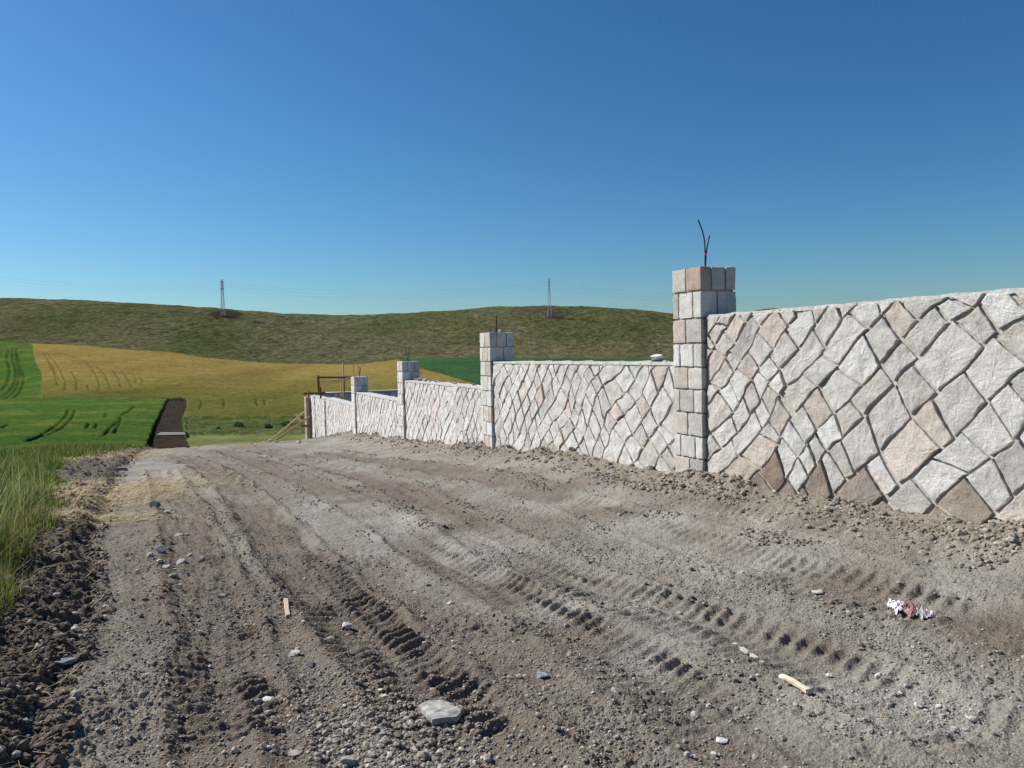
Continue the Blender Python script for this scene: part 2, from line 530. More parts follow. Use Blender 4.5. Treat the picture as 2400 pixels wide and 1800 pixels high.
# ------------------------------------------------------------------ materials
def mat(name, build, rough=.9, spec=.2):
    m_ = bpy.data.materials.new(name)
    m_.use_nodes = True
    nt = m_.node_tree
    bs = nt.nodes['Principled BSDF']
    bs.inputs['Roughness'].default_value = rough
    bs.inputs['Specular IOR Level'].default_value = spec
    build(nt, bs)
    return m_
def nd(nt, t, **kw):
    n = nt.nodes.new(t)
    for k, v in kw.items(): setattr(n, k, v)
    return n
def noise(nt, scale, detail=4, rough=.6, coords=None, dist=0):
    n = nd(nt, 'ShaderNodeTexNoise')
    n.inputs['Scale'].default_value = scale; n.inputs['Detail'].default_value = detail
    n.inputs['Roughness'].default_value = rough; n.inputs['Distortion'].default_value = dist
    if coords is not None: nt.links.new(coords, n.inputs['Vector'])
    return n.outputs[0]
def tc(nt, scale=(1, 1, 1), rot=0.0):
    g = nd(nt, 'ShaderNodeNewGeometry')
    mp = nd(nt, 'ShaderNodeMapping')
    mp.inputs['Scale'].default_value = scale
    mp.inputs['Rotation'].default_value = (0, 0, rot)
    nt.links.new(g.outputs['Position'], mp.inputs['Vector'])
    return mp.outputs[0]
def mix(nt, fac, a, b, mode='MIX'):
    n = nd(nt, 'ShaderNodeMix', data_type='RGBA', blend_type=mode)
    for s, v in ((n.inputs['Factor'], fac), (n.inputs['A'], a), (n.inputs['B'], b)):
        if isinstance(v, (int, float)): s.default_value = v
        elif isinstance(v, tuple): s.default_value = (*v, 1)
        else: nt.links.new(v, s)
    return n.outputs['Result']
def ramp(nt, fac, stops):
    n = nd(nt, 'ShaderNodeValToRGB')
    el = n.color_ramp.elements
    while len(el) < len(stops): el.new(.5)
    for e, (p, c) in zip(el, stops):
        e.position = p; e.color = (*c, 1) if isinstance(c, tuple) else (c, c, c, 1)
    nt.links.new(fac, n.inputs[0])
    return n.outputs[0]
def bump(nt, bs, hs, dist=.02, strength=1.0):
    """hs: list of (height socket, distance)"""
    prev = None
    for h, d in hs:
        b = nd(nt, 'ShaderNodeBump')
        b.inputs['Strength'].default_value = strength; b.inputs['Distance'].default_value = d
        nt.links.new(h, b.inputs['Height'])
        if prev: nt.links.new(prev, b.inputs['Normal'])
        prev = b.outputs[0]
    nt.links.new(prev, bs.inputs['Normal'])
def vcol(nt):
    return nd(nt, 'ShaderNodeVertexColor', layer_name='Col').outputs[0]

def m_stone(nt, bs):
    p = tc(nt)
    c = vcol(nt)
    c = mix(nt, 1.0, c, ramp(nt, noise(nt, 7, 7, .72, p), [(.3, .72), (.5, 1.0), (.72, 1.12)]), 'MULTIPLY')
    c = mix(nt, ramp(nt, noise(nt, 5, 5, .7, p, .5), [(.55, 0.0), (.72, .38)]), c, (.50, .36, .28))       # iron staining
    c = mix(nt, ramp(nt, noise(nt, 28, 5, .75, p), [(.56, 0.0), (.68, .6)]), c, (.33, .29, .25))
    c = mix(nt, ramp(nt, noise(nt, 70, 3, .75, p), [(.56, 0.0), (.68, .6)]), c, mix(nt, 1.0, c, (1.45, 1.45, 1.45), 'MULTIPLY'))
    nt.links.new(c, bs.inputs['Base Color'])
    bump(nt, bs, [(noise(nt, 11, 9, .78, p), .030), (noise(nt, 60, 5, .8, p), .012)])
STONE = mat('rubble_stone', m_stone, .92, .15)
def m_mortar(nt, bs):
    p = tc(nt)
    c = mix(nt, ramp(nt, noise(nt, 7, 5, .6, p), [(.3, 0.0), (.7, 1.0)]), (.42, .38, .32), (.54, .51, .46))
    nt.links.new(c, bs.inputs['Base Color'])
    bump(nt, bs, [(noise(nt, 25, 5, .7, p), .02), (noise(nt, 120, 3, .7, p), .004)])
MORTAR = mat('mortar', m_mortar, .95, .1)
def m_cope(nt, bs):
    p = tc(nt)
    c = mix(nt, ramp(nt, noise(nt, 5, 5, .6, p), [(.3, 0.0), (.7, 1.0)]), (.46, .45, .43), (.62, .61, .58))
    nt.links.new(c, bs.inputs['Base Color'])
    bump(nt, bs, [(noise(nt, 18, 5, .7, p), .02), (noise(nt, 120, 3, .7, p), .004)])
COPE = mat('coping_cement', m_cope, .95, .1)
def m_soil(nt, bs):
    p = tc(nt)
    c = vcol(nt)
    c = mix(nt, 1.0, c, ramp(nt, noise(nt, 3, 8, .7, p), [(.28, .72), (.5, 1.0), (.75, 1.22)]), 'MULTIPLY')
    c = mix(nt, 1.0, c, ramp(nt, noise(nt, 55, 4, .75, p), [(.3, .7), (.5, 1.0), (.7, 1.3)]), 'MULTIPLY')
    c = mix(nt, ramp(nt, noise(nt, 140, 3, .7, p), [(.62, 0.0), (.72, .5)]), c, (.46, .44, .41))
    nt.links.new(c, bs.inputs['Base Color'])
    v = nd(nt, 'ShaderNodeTexVoronoi', feature='F1'); v.inputs['Scale'].default_value = 75
    nt.links.new(p, v.inputs['Vector'])
    bump(nt, bs, [(noise(nt, 26, 7, .75, p), .016), (v.outputs[0], .009), (noise(nt, 160, 4, .7, p), .006)])
SOIL = mat('gravelly_soil', m_soil, .97, .1)
def m_rock(nt, bs):
    p = tc(nt)
    c = mix(nt, 1.0, vcol(nt), ramp(nt, noise(nt, 40, 5, .7, p), [(.3, .7), (.5, 1.0), (.72, 1.2)]), 'MULTIPLY')
    nt.links.new(c, bs.inputs['Base Color'])
    bump(nt, bs, [(noise(nt, 45, 5, .7, p), .008)])
ROCK = mat('loose_stone', m_rock, .93, .15)
def m_blade(nt, bs):
    nt.links.new(vcol(nt), bs.inputs['Base Color'])
    tr = nd(nt, 'ShaderNodeBsdfTranslucent'); nt.links.new(vcol(nt), tr.inputs[0])
    mx = nd(nt, 'ShaderNodeMixShader'); mx.inputs[0].default_value = .35
    out = nt.nodes['Material Output']
    nt.links.new(bs.outputs[0], mx.inputs[1]); nt.links.new(tr.outputs[0], mx.inputs[2]); nt.links.new(mx.outputs[0], out.inputs[0])
BLADE = mat('grass_blade', m_blade, .6, .25)
def m_crop(nt, bs):
    p = tc(nt)
    c = mix(nt, 1.0, vcol(nt), ramp(nt, noise(nt, .35, 6, .65, p), [(.3, .75), (.5, 1.0), (.7, 1.22)]), 'MULTIPLY')
    c = mix(nt, 1.0, c, ramp(nt, noise(nt, 2.5, 5, .75, p), [(.3, .6), (.5, 1.0), (.7, 1.35)]), 'MULTIPLY')
    nt.links.new(c, bs.inputs['Base Color'])
    bump(nt, bs, [(noise(nt, 2.2, 6, .8, p), .5), (noise(nt, .5, 3, .6, p), .5)])
CROP = mat('crop_canopy', m_crop, 1.0, .0)
def m_hill(nt, bs):
    p = tc(nt)
    ps = tc(nt, (.16, .05, .5), .2)
    c = mix(nt, 1.0, vcol(nt), ramp(nt, noise(nt, 1.0, 7, .75, ps, .4), [(.34, .55), (.5, 1.0), (.66, 1.5)]), 'MULTIPLY')
    c = mix(nt, ramp(nt, noise(nt, .02, 5, .6, p), [(.42, 0.0), (.62, .8)]), c, mix(nt, .5, c, (.17, .15, .085)))
    c = mix(nt, 1.0, c, ramp(nt, noise(nt, .33, 5, .8, p), [(.35, .5), (.5, 1.0), (.65, 1.6)]), 'MULTIPLY')
    nt.links.new(c, bs.inputs['Base Color'])
    bump(nt, bs, [(noise(nt, .3, 6, .8, p), 3.0), (noise(nt, .08, 4, .7, p), 4.0)])
HILL = mat('hill_grass', m_hill, 1.0, .0)
def m_wood(nt, bs):
    p = tc(nt, (30, 30, 6))
    c = mix(nt, 1.0, vcol(nt), ramp(nt, noise(nt, 1, 5, .6, p), [(.3, .75), (.7, 1.15)]), 'MULTIPLY')
    nt.links.new(c, bs.inputs['Base Color'])
    bump(nt, bs, [(noise(nt, 1, 5, .6, p), .003)])
WOOD = mat('sawn_wood', m_wood, .75, .2)
def m_metal(nt, bs):
    nt.links.new(mix(nt, 1.0, vcol(nt), ramp(nt, noise(nt, 40, 4, .6, tc(nt)), [(.3, .7), (.7, 1.2)]), 'MULTIPLY'), bs.inputs['Base Color'])
METAL = mat('weathered_steel', m_metal, .65, .4)
def m_film(nt, bs):
    nt.links.new(vcol(nt), bs.inputs['Base Color'])
FILM = mat('plastic_film', m_film, .35, .5)

# ------------------------------------------------------------------ terrain meshes
pxs = np.r_[np.arange(-40, 2441, 3.0)]
az = np.arctan((pxs - 1200) / F)
left_az = np.linspace(-math.pi, az[0], 150)[:-1]
lz = np.r_[np.linspace(az[-1], math.pi, 150)[1:-1]]
AZ = np.r_[left_az, az, lz]
rs = [.25, .6, 1.0, 1.4]
r = 1.7
while r < 7900:
    rs.append(r)
    if r < 45: r += min(max(r * r / 1.6 * .0010, .005), .055 if r < 12 else .13)
    elif r < 110: r += .6
    elif r < 450: r += 1.0
    elif r < 760: r += 1.6
    else: r *= 1.12
RS = np.array(rs)
AA, RR = np.meshgrid(AZ, RS)
X = (RR * np.sin(AA)).ravel(); Y = (RR * np.cos(AA)).ravel()
ZB = base_z(X, Y)
REG = region(X, Y, ZB)
Z = ZB.copy()
COLR = np.full((len(X), 3), .2)
rad = RR.ravel()

# dirt
nm = rad < 48
ix = np.nonzero(nm)[0]
dz, M = dirt_height(X[ix], Y[ix])
isd = REG[ix] == D_
fade = sst(46, 38, rad[ix])
grassy = sst(-.05, .35, M['gs'])
gz = .05 * fbm(X[ix] * 1.1, Y[ix] * 1.1, 3, 7) + .05
Z[ix] += fade * (dz * (1 - grassy) + gz * grassy)
grey = np.array([.260, .233, .196]); brown = np.array([.188, .155, .124]); dark = np.array([.115, .092, .072]); palec = np.array([.335, .312, .274]); tan = np.array([.275, .236, .187])
mb = np.clip(sst(-.35, .45, fbm(X[ix] * .45, Y[ix] * .45, 3, 23) + .2 + .75 * pn((X[ix] * .866 + Y[ix] * .5) * 2.6 + .5 * pn(X[ix] * .4, Y[ix] * .4, 19), (Y[ix] * .866 - X[ix] * .5) * .16, 24)) * .8 + .75 * M['C'] - .6 * M['pale'], 0, 1)
c = grey[None] * (1 - mb[:, None]) + brown[None] * mb[:, None]
pm = (M['pale'] * sst(-.2, .3, pn(X[ix] * 1.4, Y[ix] * 1.4, 25)) * .75)[:, None]
c = c * (1 - pm) + palec * pm
lf = M['left'][:, None] * .85
c = c * (1 - lf) + dark * lf
ft = (M['foot'] * .8)[:, None]
c = c * (1 - ft) + tan * ft
# straw-covered ground beside the verge
st = hit(205, 1165); st2 = hit(165, 1225)
sm = np.exp(-(((X[ix] - st[0]) / 1.0) ** 2 + ((Y[ix] - st[1]) / 1.8) ** 2)) + .8 * np.exp(-(((X[ix] - st2[0]) / .8) ** 2 + ((Y[ix] - st2[1]) / .3) ** 2))
sm = np.clip(sm * (1 + 1.2 * pn(X[ix] * 3, Y[ix] * 3, 29)), 0, 1)[:, None] * .7
c = c * (1 - sm) + np.array([.36, .28, .16]) * sm
COLR[ix] = c

# fields
far = rad >= 41
def cadd(mask, base, var, sc, seed):
    n = fbm(X[mask] * sc, Y[mask] * sc, 4, seed)[:, None]
    COLR[mask] = np.array(base) * (1 + var * n)
pxa, Ye = col_px(X, Y)
qx, qy = proj(rad * np.sin(np.clip(AA.ravel(), -.8, .8)), rad * np.cos(np.clip(AA.ravel(), -.8, .8)), ZB)
def strokes(lines, width):
    """wheel lines pressed through a crop, given as photo curves laid on the terrain"""
    w = np.zeros(len(X))
    for ln in lines:
        P = np.array([hit(a, b, 20.)[:2] for a, b in ln])
        d = np.r_[0, np.cumsum(np.hypot(*np.diff(P, axis=0).T))]
        q = np.linspace(0, d[-1], 24)
        S = np.stack([np.interp(q, d, P[:, 0]), np.interp(q, d, P[:, 1])], 1)
        for _ in range(3): S[1:-1] = (S[:-2] + 2 * S[1:-1] + S[2:]) / 4
        x0, y0 = S.min(0) - 8; x1, y1 = S.max(0) + 8
        k = np.nonzero((X > x0) & (X < x1) & (Y > y0) & (Y < y1))[0]
        b = np.full(len(k), 1e9)
        for i in range(len(S) - 1):
            e = S[i + 1] - S[i]; L = np.hypot(*e) + 1e-9; e = e / L
            rx, ry = X[k] - S[i, 0], Y[k] - S[i, 1]
            t = np.clip(rx * e[0] + ry * e[1], 0, L)
            b = np.minimum(b, np.hypot(rx - t * e[0], ry - t * e[1]))
        w[k] = np.maximum(w[k], np.exp(-(b / width) ** 2) * (.5 + .5 * np.clip(pn(X[k] * .12, Y[k] * .12, 77) * 2 + .7, 0, 1)))
    return w
def L7(pts): return [(a / 3.16, 640 + b / 3.16) for a, b in pts]
wl = strokes([L7(l) for l in [
    [(320, 600), (370, 660), (410, 740), (440, 800)], [(345, 600), (430, 690), (490, 820), (480, 890)], [(530, 740), (570, 800), (570, 890)],
    [(640, 660), (700, 740), (740, 830), (735, 890)], [(720, 700), (780, 770), (815, 840), (818, 880)], [(830, 720), (880, 790), (895, 860)],
    [(905, 735), (950, 800), (975, 855)], [(980, 740), (1010, 790), (1005, 830)], [(1030, 770), (1060, 810), (1050, 840)],
    [(650, 840), (660, 890)], [(345, 640), (400, 740), (430, 850)], [(1480, 950), (1500, 980), (1480, 1030)], [(1660, 950), (1665, 985), (1655, 1030)], [(1895, 950), (1910, 1000)], [(1960, 955), (1965, 1000)],
    ]], .27)
wl2 = strokes([L7(l) for l in [
    [(480, 610), (700, 690), (1000, 720), (1400, 760), (2100, 790)], [(500, 640), (760, 730), (1100, 770), (1600, 800)], [(1200, 640), (1600, 660), (2200, 680)], [(450, 900), (1000, 905), (1600, 890)], [(560, 590), (900, 640), (1300, 700), (2000, 730)], [(600, 920), (1000, 880), (1500, 830), (2200, 860)],
    [(330, 910), (900, 890), (1400, 870), (2200, 900)], [(1180, 820), (1230, 790), (1500, 775)], [(1400, 1040), (1700, 1010), (2200, 1000)]]], 1.1)
wl = np.maximum(wl, .5 * wl2)
gl = strokes([L7(l) for l in [
    [(65, 570), (50, 630), (75, 720), (60, 820), (10, 880)], [(95, 565), (90, 640), (125, 730), (110, 830), (20, 930)], [(125, 565), (120, 650), (150, 740), (130, 850), (30, 950)],
    [(128, 600), (145, 680), (182, 780), (160, 870), (100, 940)]]], .5)
gn = strokes([L7(l) for l in [
    [(510, 1030), (480, 1090), (400, 1170), (320, 1220)], [(560, 1030), (530, 1100), (440, 1190), (380, 1220), (230, 1280)], [(870, 1120), (810, 1180), (760, 1250)],
    [(960, 1030), (900, 1070), (880, 1150), (835, 1225)], [(1000, 1000), (930, 1060)], [(60, 1145), (0, 1180)], [(720, 1140), (700, 1180)], [(660, 1130), (640, 1180)],
    [(790, 1050), (780, 1090)], [(400, 1160), (300, 1240), (200, 1290)]]], .20)
k = REG == WF
yy = sst(860, 945, qy)[:, None]
COLR[k] = (np.array([.250, .185, .060]) * (1 - yy) + np.array([.140, .135, .036]) * yy)[k] * (1 + .30 * fbm(X[k] * .03, Y[k] * .012, 4, 101)[:, None] + .16 * pn(X[k] * .015 + .6 * pn(X[k] * .01, Y[k] * .01, 5), Y[k] * .16, 116)[:, None])
Z[k] += .8 + .22 * fbm(X[k] * .35, Y[k] * .35, 3, 102)
k = (REG == GF) & far
ygr = sst(-.15, .5, fbm(X * .09, Y * .05, 4, 103))[:, None]
COLR[k] = (np.array([.068, .130, .030]) * (1 - ygr) + np.array([.125, .170, .036]) * ygr)[k]
Z[k] += (.55 * sst(40, 55, rad) + (.10 + .10 * sst(60, 140, rad)) * fbm(X * .5, Y * .5, 4, 104))[k]
k = (REG == GF) & ~far
COLR[k] = (np.array([.06, .10, .02]) * (1 - .5 * ygr) + np.array([.10, .13, .03]) * .5 * ygr)[k]
k = REG == WF
w = np.clip(wl[k], 0, 1)[:, None]
COLR[k] *= 1 - .42 * w; Z[k] -= .4 * w[:, 0]
k = (REG == GF) & far
w = np.clip(gl[k] + gn[k], 0, 1)[:, None]
COLR[k] *= 1 - .5 * w; Z[k] -= .5 * w[:, 0]
k = REG == G2
cadd(k, (.042, .100, .040), .25, .03, 105); Z[k] += .5 + .2 * fbm(X[k] * .3, Y[k] * .3, 3, 106)
k = REG == PT
cadd(k, (.058, .045, .036), .5, .4, 107); Z[k] += .06 * fbm(X[k] * 1.5, Y[k] * .6, 3, 108)
k = REG == LW
cadd(k, (.19, .22, .075), .35, .12, 109); Z[k] += .08 * fbm(X[k] * .7, Y[k] * .7, 3, 110)
k = REG == VG
cadd(k, (.098, .120, .044), .6, .12, 111); Z[k] += .35 + .5 * fbm(X[k] * .35, Y[k] * .35, 4, 112)
k = REG == HL
gg = sst(-.25, .35, fbm(X * .012, Y * .006, 4, 113))[:, None]
COLR[k] = (np.array([.092, .106, .042]) * (1 - gg) + np.array([.138, .134, .070]) * gg)[k]
hz = sst(400, 470, rad[k])
Z[k] += hz * (1.2 * fbm(X[k] * .035, Y[k] * .035, 4, 114) + .5 * fbm(X[k] * .15, Y[k] * .15, 3, 115))
# bare earth round the pylon feet, and a tilled slope
def patch(cx, cy, sx, sy, colr, seed):
    d = np.exp(-(((qx - cx) / sx) ** 2 + ((qy - cy) / sy) ** 2)) * (REG == HL)
    d = np.clip(sst(.25, .6, d + .2 * pn(X * .1, Y * .1, seed)), 0, 1)[:, None]
    COLR[:] = COLR * (1 - d) + np.array(colr) * d
patch(530, 738, 42, 12, (.052, .040, .034), 201)
patch(1262, 728, 55, 11, (.085, .060, .050), 202)
patch(1300, 740, 28, 7, (.060, .042, .036), 203)
lo_sc = np.exp(-(((qx - 780) / 130) ** 2 + ((qy - 815) / 40) ** 2)) * (REG == HL)
COLR = COLR * (1 - .3 * lo_sc[:, None]) + np.array([.13, .14, .10]) * .3 * lo_sc[:, None]

NR, NC = AA.shape
ii, jj = np.meshgrid(np.arange(NR - 1), np.arange(NC), indexing='ij')
jn = (jj + 1) % NC
FACES = np.stack([ii * NC + jj, ii * NC + jn, (ii + 1) * NC + jn, (ii + 1) * NC + jj], -1).reshape(-1, 4)
FACES = FACES[:, ::-1]
cx = X[FACES].mean(1); cy = Y[FACES].mean(1)
FREG = region(cx, cy, base_z(cx, cy))
PTS = np.stack([X, Y, Z], 1)
for code, name, mt_ in ((D_, 'dirt_ground', SOIL), (GF, 'green_field', CROP), (WF, 'wheat_field', CROP), (HL, 'hills', HILL), (PT, 'path', CROP), (LW, 'mown_grass', CROP), (VG, 'rough_verge', CROP), (G2, 'green_hollow', CROP)):
    f = FACES[FREG == code]
    used, inv = np.unique(f, return_inverse=True)
    obj(name, new_mesh(name, PTS[used], inv.reshape(-1, 4), mt_, COLR[used], True), kind='structure')
# centre disc under the camera
c0 = np.arange(NC)
obj('dirt_ground', new_mesh('dirt_ground', np.r_[PTS[:NC], [[0, 0, PTS[:NC, 2].mean()]]], np.stack([c0, (c0 + 1) % NC, np.full(NC, NC)], 1), SOIL, np.full((NC + 1, 3), .22), True), kind='structure')

# ------------------------------------------------------------------ the stone wall
def clip_poly(P, a, b, c):
    """keep a*x+b*y<=c"""
    out = []
    for i in range(len(P)):
        p, q = P[i], P[(i + 1) % len(P)]
        dp = a * p[0] + b * p[1] - c; dq = a * q[0] + b * q[1] - c
        if dp <= 0: out.append(p)
        if dp * dq < 0:
            t = dp / (dp - dq); out.append((p[0] + t * (q[0] - p[0]), p[1] + t * (q[1] - p[1])))
    return out

STONE_C = [((.63, .615, .58), 9), ((.56, .545, .505), 5), ((.59, .555, .505), 5), ((.585, .52, .46), 3.4), ((.575, .45, .385), 1.5), ((.66, .655, .63), 6), ((.50, .475, .435), 2)]
def stone_color(rr):
    w = np.array([x[1] for x in STONE_C]); k = rr.choice(len(w), p=w / w.sum())
    return np.array(STONE_C[k][0]) * rr.uniform(.94, 1.16)

def stone_cells(x0, x1, z0, z1, seed, size=.255):
    """diagonal rubble bond: slanting courses cut into stones, warped so the courses wander, clipped to the panel"""
    rr = np.random.default_rng(seed)
    cx_, cz_ = (x0 + x1) / 2, (z0 + z1) / 2
    half = (x1 - x0 + z1 - z0) / 2 + .9
    ang = R(47); ca, sa = math.cos(ang), math.sin(ang)
    ps = [-half]
    while ps[-1] < half: ps.append(ps[-1] + size * rr.uniform(.76, 1.26))
    qk = np.arange(-half - 1, half + 1, .11)
    kink = [rr.normal(0, .0075, len(qk)) for _ in ps]
    def P(i, q): return ps[i] + float(np.interp(q, qk, kink[i]))
    lat = [-half]
    while lat[-1] < half: lat.append(lat[-1] + size * rr.uniform(.86, 1.36))
    out = []
    for i in range(len(ps) - 1):
        qs = []; off = rr.normal(0, .03)
        for l in lat:
            if rr.random() < .06: continue
            qs.append((l + off + rr.normal(0, .036), rr.normal(0, .024)))
        for j in range(len(qs) - 1):
            (q0, t0), (q1, t1) = qs[j], qs[j + 1]
            if q1 - q0 < .1: continue
            def edge(ii, qa, qb):
                ks = [qa] + sorted((k for k in qk if min(qa, qb) + .02 < k < max(qa, qb) - .02), reverse=qb < qa)
                return [(P(ii, k), k) for k in ks]
            def cross(a, b): return [(a[0] + (b[0] - a[0]) * t, a[1] + (b[1] - a[1]) * t) for t in (0, .35, .68)]
            A, B, C_, D2 = (P(i, q0 + t0), q0 + t0), (P(i, q1 + t1), q1 + t1), (P(i + 1, q1 - t1), q1 - t1), (P(i + 1, q0 - t0), q0 - t0)
            poly = edge(i, A[1], B[1]) + cross(B, C_) + edge(i + 1, C_[1], D2[1]) + cross(D2, A)
            x = cx_ + A[0] * ca - A[1] * sa; z = cz_ + A[0] * sa + A[1] * ca
            if x < x0 - .9 or x > x1 + .9 or z < z0 - .9 or z > z1 + .9: continue
            Q = []
            for p_, q_ in poly:
                x = cx_ + p_ * ca - q_ * sa; z = cz_ + p_ * sa + q_ * ca
                Q.append((x + .20 * float(pn(x * .8, z * .9 + seed, 501)) + .05 * float(pn(x * 2.3, z * 2.3, 502 + seed)), z + .20 * float(pn(x * .8 + 40, z * .9 + seed, 503)) + .05 * float(pn(x * 2.3, z * 2.3 + 30, 504 + seed))))
            W = clip_poly(Q, 1, 0, x1)
            if len(W) > 2: W = clip_poly(W, -1, 0, -x0)
            if len(W) > 2: W = clip_poly(W, 0, 1, z1)
            if len(W) > 2: W = clip_poly(W, 0, -1, -z0)
            if len(W) < 3: continue
            a = .5 * abs(sum(W[k][0] * W[(k + 1) % len(W)][1] - W[(k + 1) % len(W)][0] * W[k][1] for k in range(len(W))))
            if a < .006: continue
            out.append(np.array(W))
    return out

def add_stone(mb, poly, to3, rr, colr, gap=.012, proud=.03, N=28, fine=True):
    c = poly.mean(0)
    # resample evenly, chip, round the corners
    d = np.r_[0, np.cumsum(np.hypot(*(np.roll(poly, -1, 0) - poly).T))]
    Pc = np.r_[poly, poly[:1]]
    q = np.linspace(0, d[-1], N, endpoint=False)
    B = np.stack([np.interp(q, d, Pc[:, 0]), np.interp(q, d, Pc[:, 1])], 1)
    B = (np.roll(B, 1, 0) + 6 * B + np.roll(B, -1, 0)) / 8
    A = .5 * np.sum(B[:, 0] * np.roll(B[:, 1], -1) - np.roll(B[:, 0], -1) * B[:, 1])
    if A < 0: B = B[::-1]; A = -A
    tg = np.roll(B, -1, 0) - np.roll(B, 1, 0); tg /= np.linalg.norm(tg, axis=1)[:, None] + 1e-9
    nin = np.stack([-tg[:, 1], tg[:, 0]], 1)
    g = gap * rr.uniform(.7, 1.5) + .007 * pn(B[:, 0] * 13, B[:, 1] * 13, 5) + .004 * pn(B[:, 0] * 37, B[:, 1] * 37, 15)
    B = B + nin * g[:, None]
    c = B.mean(0)
    tilt = rr.normal(0, .03, 2); pr = proud * rr.uniform(.75, 1.35)
    rings = [(1.0, -.02), (1.0, pr * .62), (.985, pr * .93), (.93, pr * 1.02), (.78, pr * 1.04), (.54, pr * 1.05), (.27, pr * 1.05)] if fine else [(1.0, -.02), (1.0, pr * .8), (.95, pr), (.55, pr * 1.04)]
    V = []
    for sc, h in rings:
        Q = c + (B - c) * sc
        hh = np.full(len(Q), h)
        if h > 0:
            hh = hh + (.013 * pn(Q[:, 0] * 8, Q[:, 1] * 8, 6) + .005 * pn(Q[:, 0] * 27, Q[:, 1] * 27, 8)) * (1 if sc < .97 else .4) + ((Q - c) @ tilt)
        V.append(to3(Q[:, 0], hh, Q[:, 1]))
    V.append(to3(np.array([c[0]]), np.array([pr * 1.05 + .013 * float(pn(c[0] * 8, c[1] * 8, 6))]), np.array([c[1]])))
    K = len(rings)
    Fc = [(k_ * N + i, k_ * N + (i + 1) % N, (k_ + 1) * N + (i + 1) % N, (k_ + 1) * N + i) for k_ in range(K - 1) for i in range(N)]
    Fc += [((K - 1) * N + i, (K - 1) * N + (i + 1) % N, K * N) for i in range(N)]
    mb.add(np.concatenate(V), Fc, colr)

def panel_to3(s0=0.0):
    def f(s, h, z):
        x, y = wall_xy(s, h)
        return np.stack([x, y, z], 1)
    return f

def box_pts(f, s0, s1, u0, u1, z0, z1, ns=40, rough=.008, seed=0):
    """long box in wall coordinates with an uneven top"""
    V = []; ss = np.linspace(s0, s1, ns)
    for s in ss:
        t = rough * float(pn(s * 6, seed, 5))
        for (u, z) in ((u0, z0), (u1, z0), (u1, z1 + t), (u0, z1 - t * .6)):
            V.append(f(np.array([s]), np.array([u]), np.array([z]))[0])
    Fc = [(i * 4 + k, i * 4 + (k + 1) % 4, (i + 1) * 4 + (k + 1) % 4, (i + 1) * 4 + k) for i in range(ns - 1) for k in range(4)]
    Fc += [(3, 2, 1, 0), tuple((ns - 1) * 4 + k for k in range(4))]
    return np.array(V), Fc

THK = .32
PIL = [7.03 + 5.985 * k for k in range(5)]      # far edges of pillars along the wall
PLEN = .51
S6_END = 34.3
f0 = panel_to3()
wb = wall_xy(6.8, 0)
wall = empty('stone_wall', (wb[0], wb[1], -1.4), 'long stepped wall of pale diagonal rubble stone with square pillars beside the dirt road', 'wall')
ORI = np.array(wall.location)
panels = [(-9.0, PIL[0] - PLEN, .35, None), (PIL[0], PIL[1] - PLEN, -.136, None), (PIL[1], PIL[2] - PLEN, -.605, None), (PIL[2], PIL[3] - PLEN, -1.13, None),
          (PIL[3], PIL[4] - PLEN, -1.57, None), (PIL[4], S6_END, -1.64, 'short last panel of pale stone at the unfinished far end')]
plabels = ['tall near panel of large pale and pinkish stones running out of frame', 'panel with a pale rock on its top beside the tallest pillar', 'panel with small rubble lying along its top', 'low panel between the third and fourth pillars', 'farther low panel ending at the unfinished pillar', 'short last panel of pale stone at the unfinished far end']
for pi, (s0, s1, ztop, _) in enumerate(panels):
    rr = np.random.default_rng(50 + pi)
    gy = wall_xy(np.linspace(s0, s1, 9), .0)
    zlow = float(np.min(base_z(gy[0], gy[1]))) - .35
    core = MB(); V, Fc = box_pts(f0, s0, s1, 0, -THK, zlow - .3, ztop - .03, 60, .004, pi)
    core.add(V, Fc)
    po = obj('wall_panel', core.mesh('wall_panel', MORTAR, origin=ORI), wall, plabels[pi])
    mb = MB()
    for cellp in stone_cells(max(s0, -2.5) + .01, s1 - .01, zlow, ztop - (.006 if pi == 0 else .026), 300 + pi, .238 if pi == 0 else .245):
        c = cellp.mean(0)
        gxy = wall_xy(c[0], 0)
        hg = c[1] - float(base_z(gxy[0], gxy[1]))
        colr = stone_color(rr)
        if pi == 0 and hg < .26 and (4.3 < c[0] < 6.0 or 2.4 < c[0] < 3.4) and rr.random() < .8:
            colr = np.array([[.31, .26, .22], [.31, .235, .195], [.28, .24, .205], [.36, .31, .27]][rr.integers(4)])
        elif hg < .2 and rr.random() < .25:
            colr = colr * np.array([.75, .68, .6])
        if pi == 0 and colr[0] > .4: colr = np.minimum(colr * 1.06, .80)
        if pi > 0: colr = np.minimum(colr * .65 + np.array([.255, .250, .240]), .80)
        near = c[0] < 15
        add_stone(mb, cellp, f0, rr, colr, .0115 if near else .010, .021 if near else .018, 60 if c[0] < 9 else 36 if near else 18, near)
    obj('facing_stones', mb.mesh('facing_stones', STONE, origin=ORI), po)
    cp = MB(); V, Fc = box_pts(f0, s0, s1, .010 if pi == 0 else .024, -THK - .006, ztop - .03, ztop + .004, 140, .035, 10 + pi)
    # ragged coping edge
    nseg = 140
    for i in range(nseg):
        sv_ = s0 + (s1 - s0) * i / (nseg - 1)
        off = .014 * float(pn(sv_ * 5, 3, 5 + pi)) + .012 * float(pn(sv_ * 17, 4, 9))
        for k_ in (0, 3): V[i * 4 + k_, :2] -= WN * off
    cp.add(V, Fc)
    obj('coping', cp.mesh('coping', COPE, origin=ORI), po)

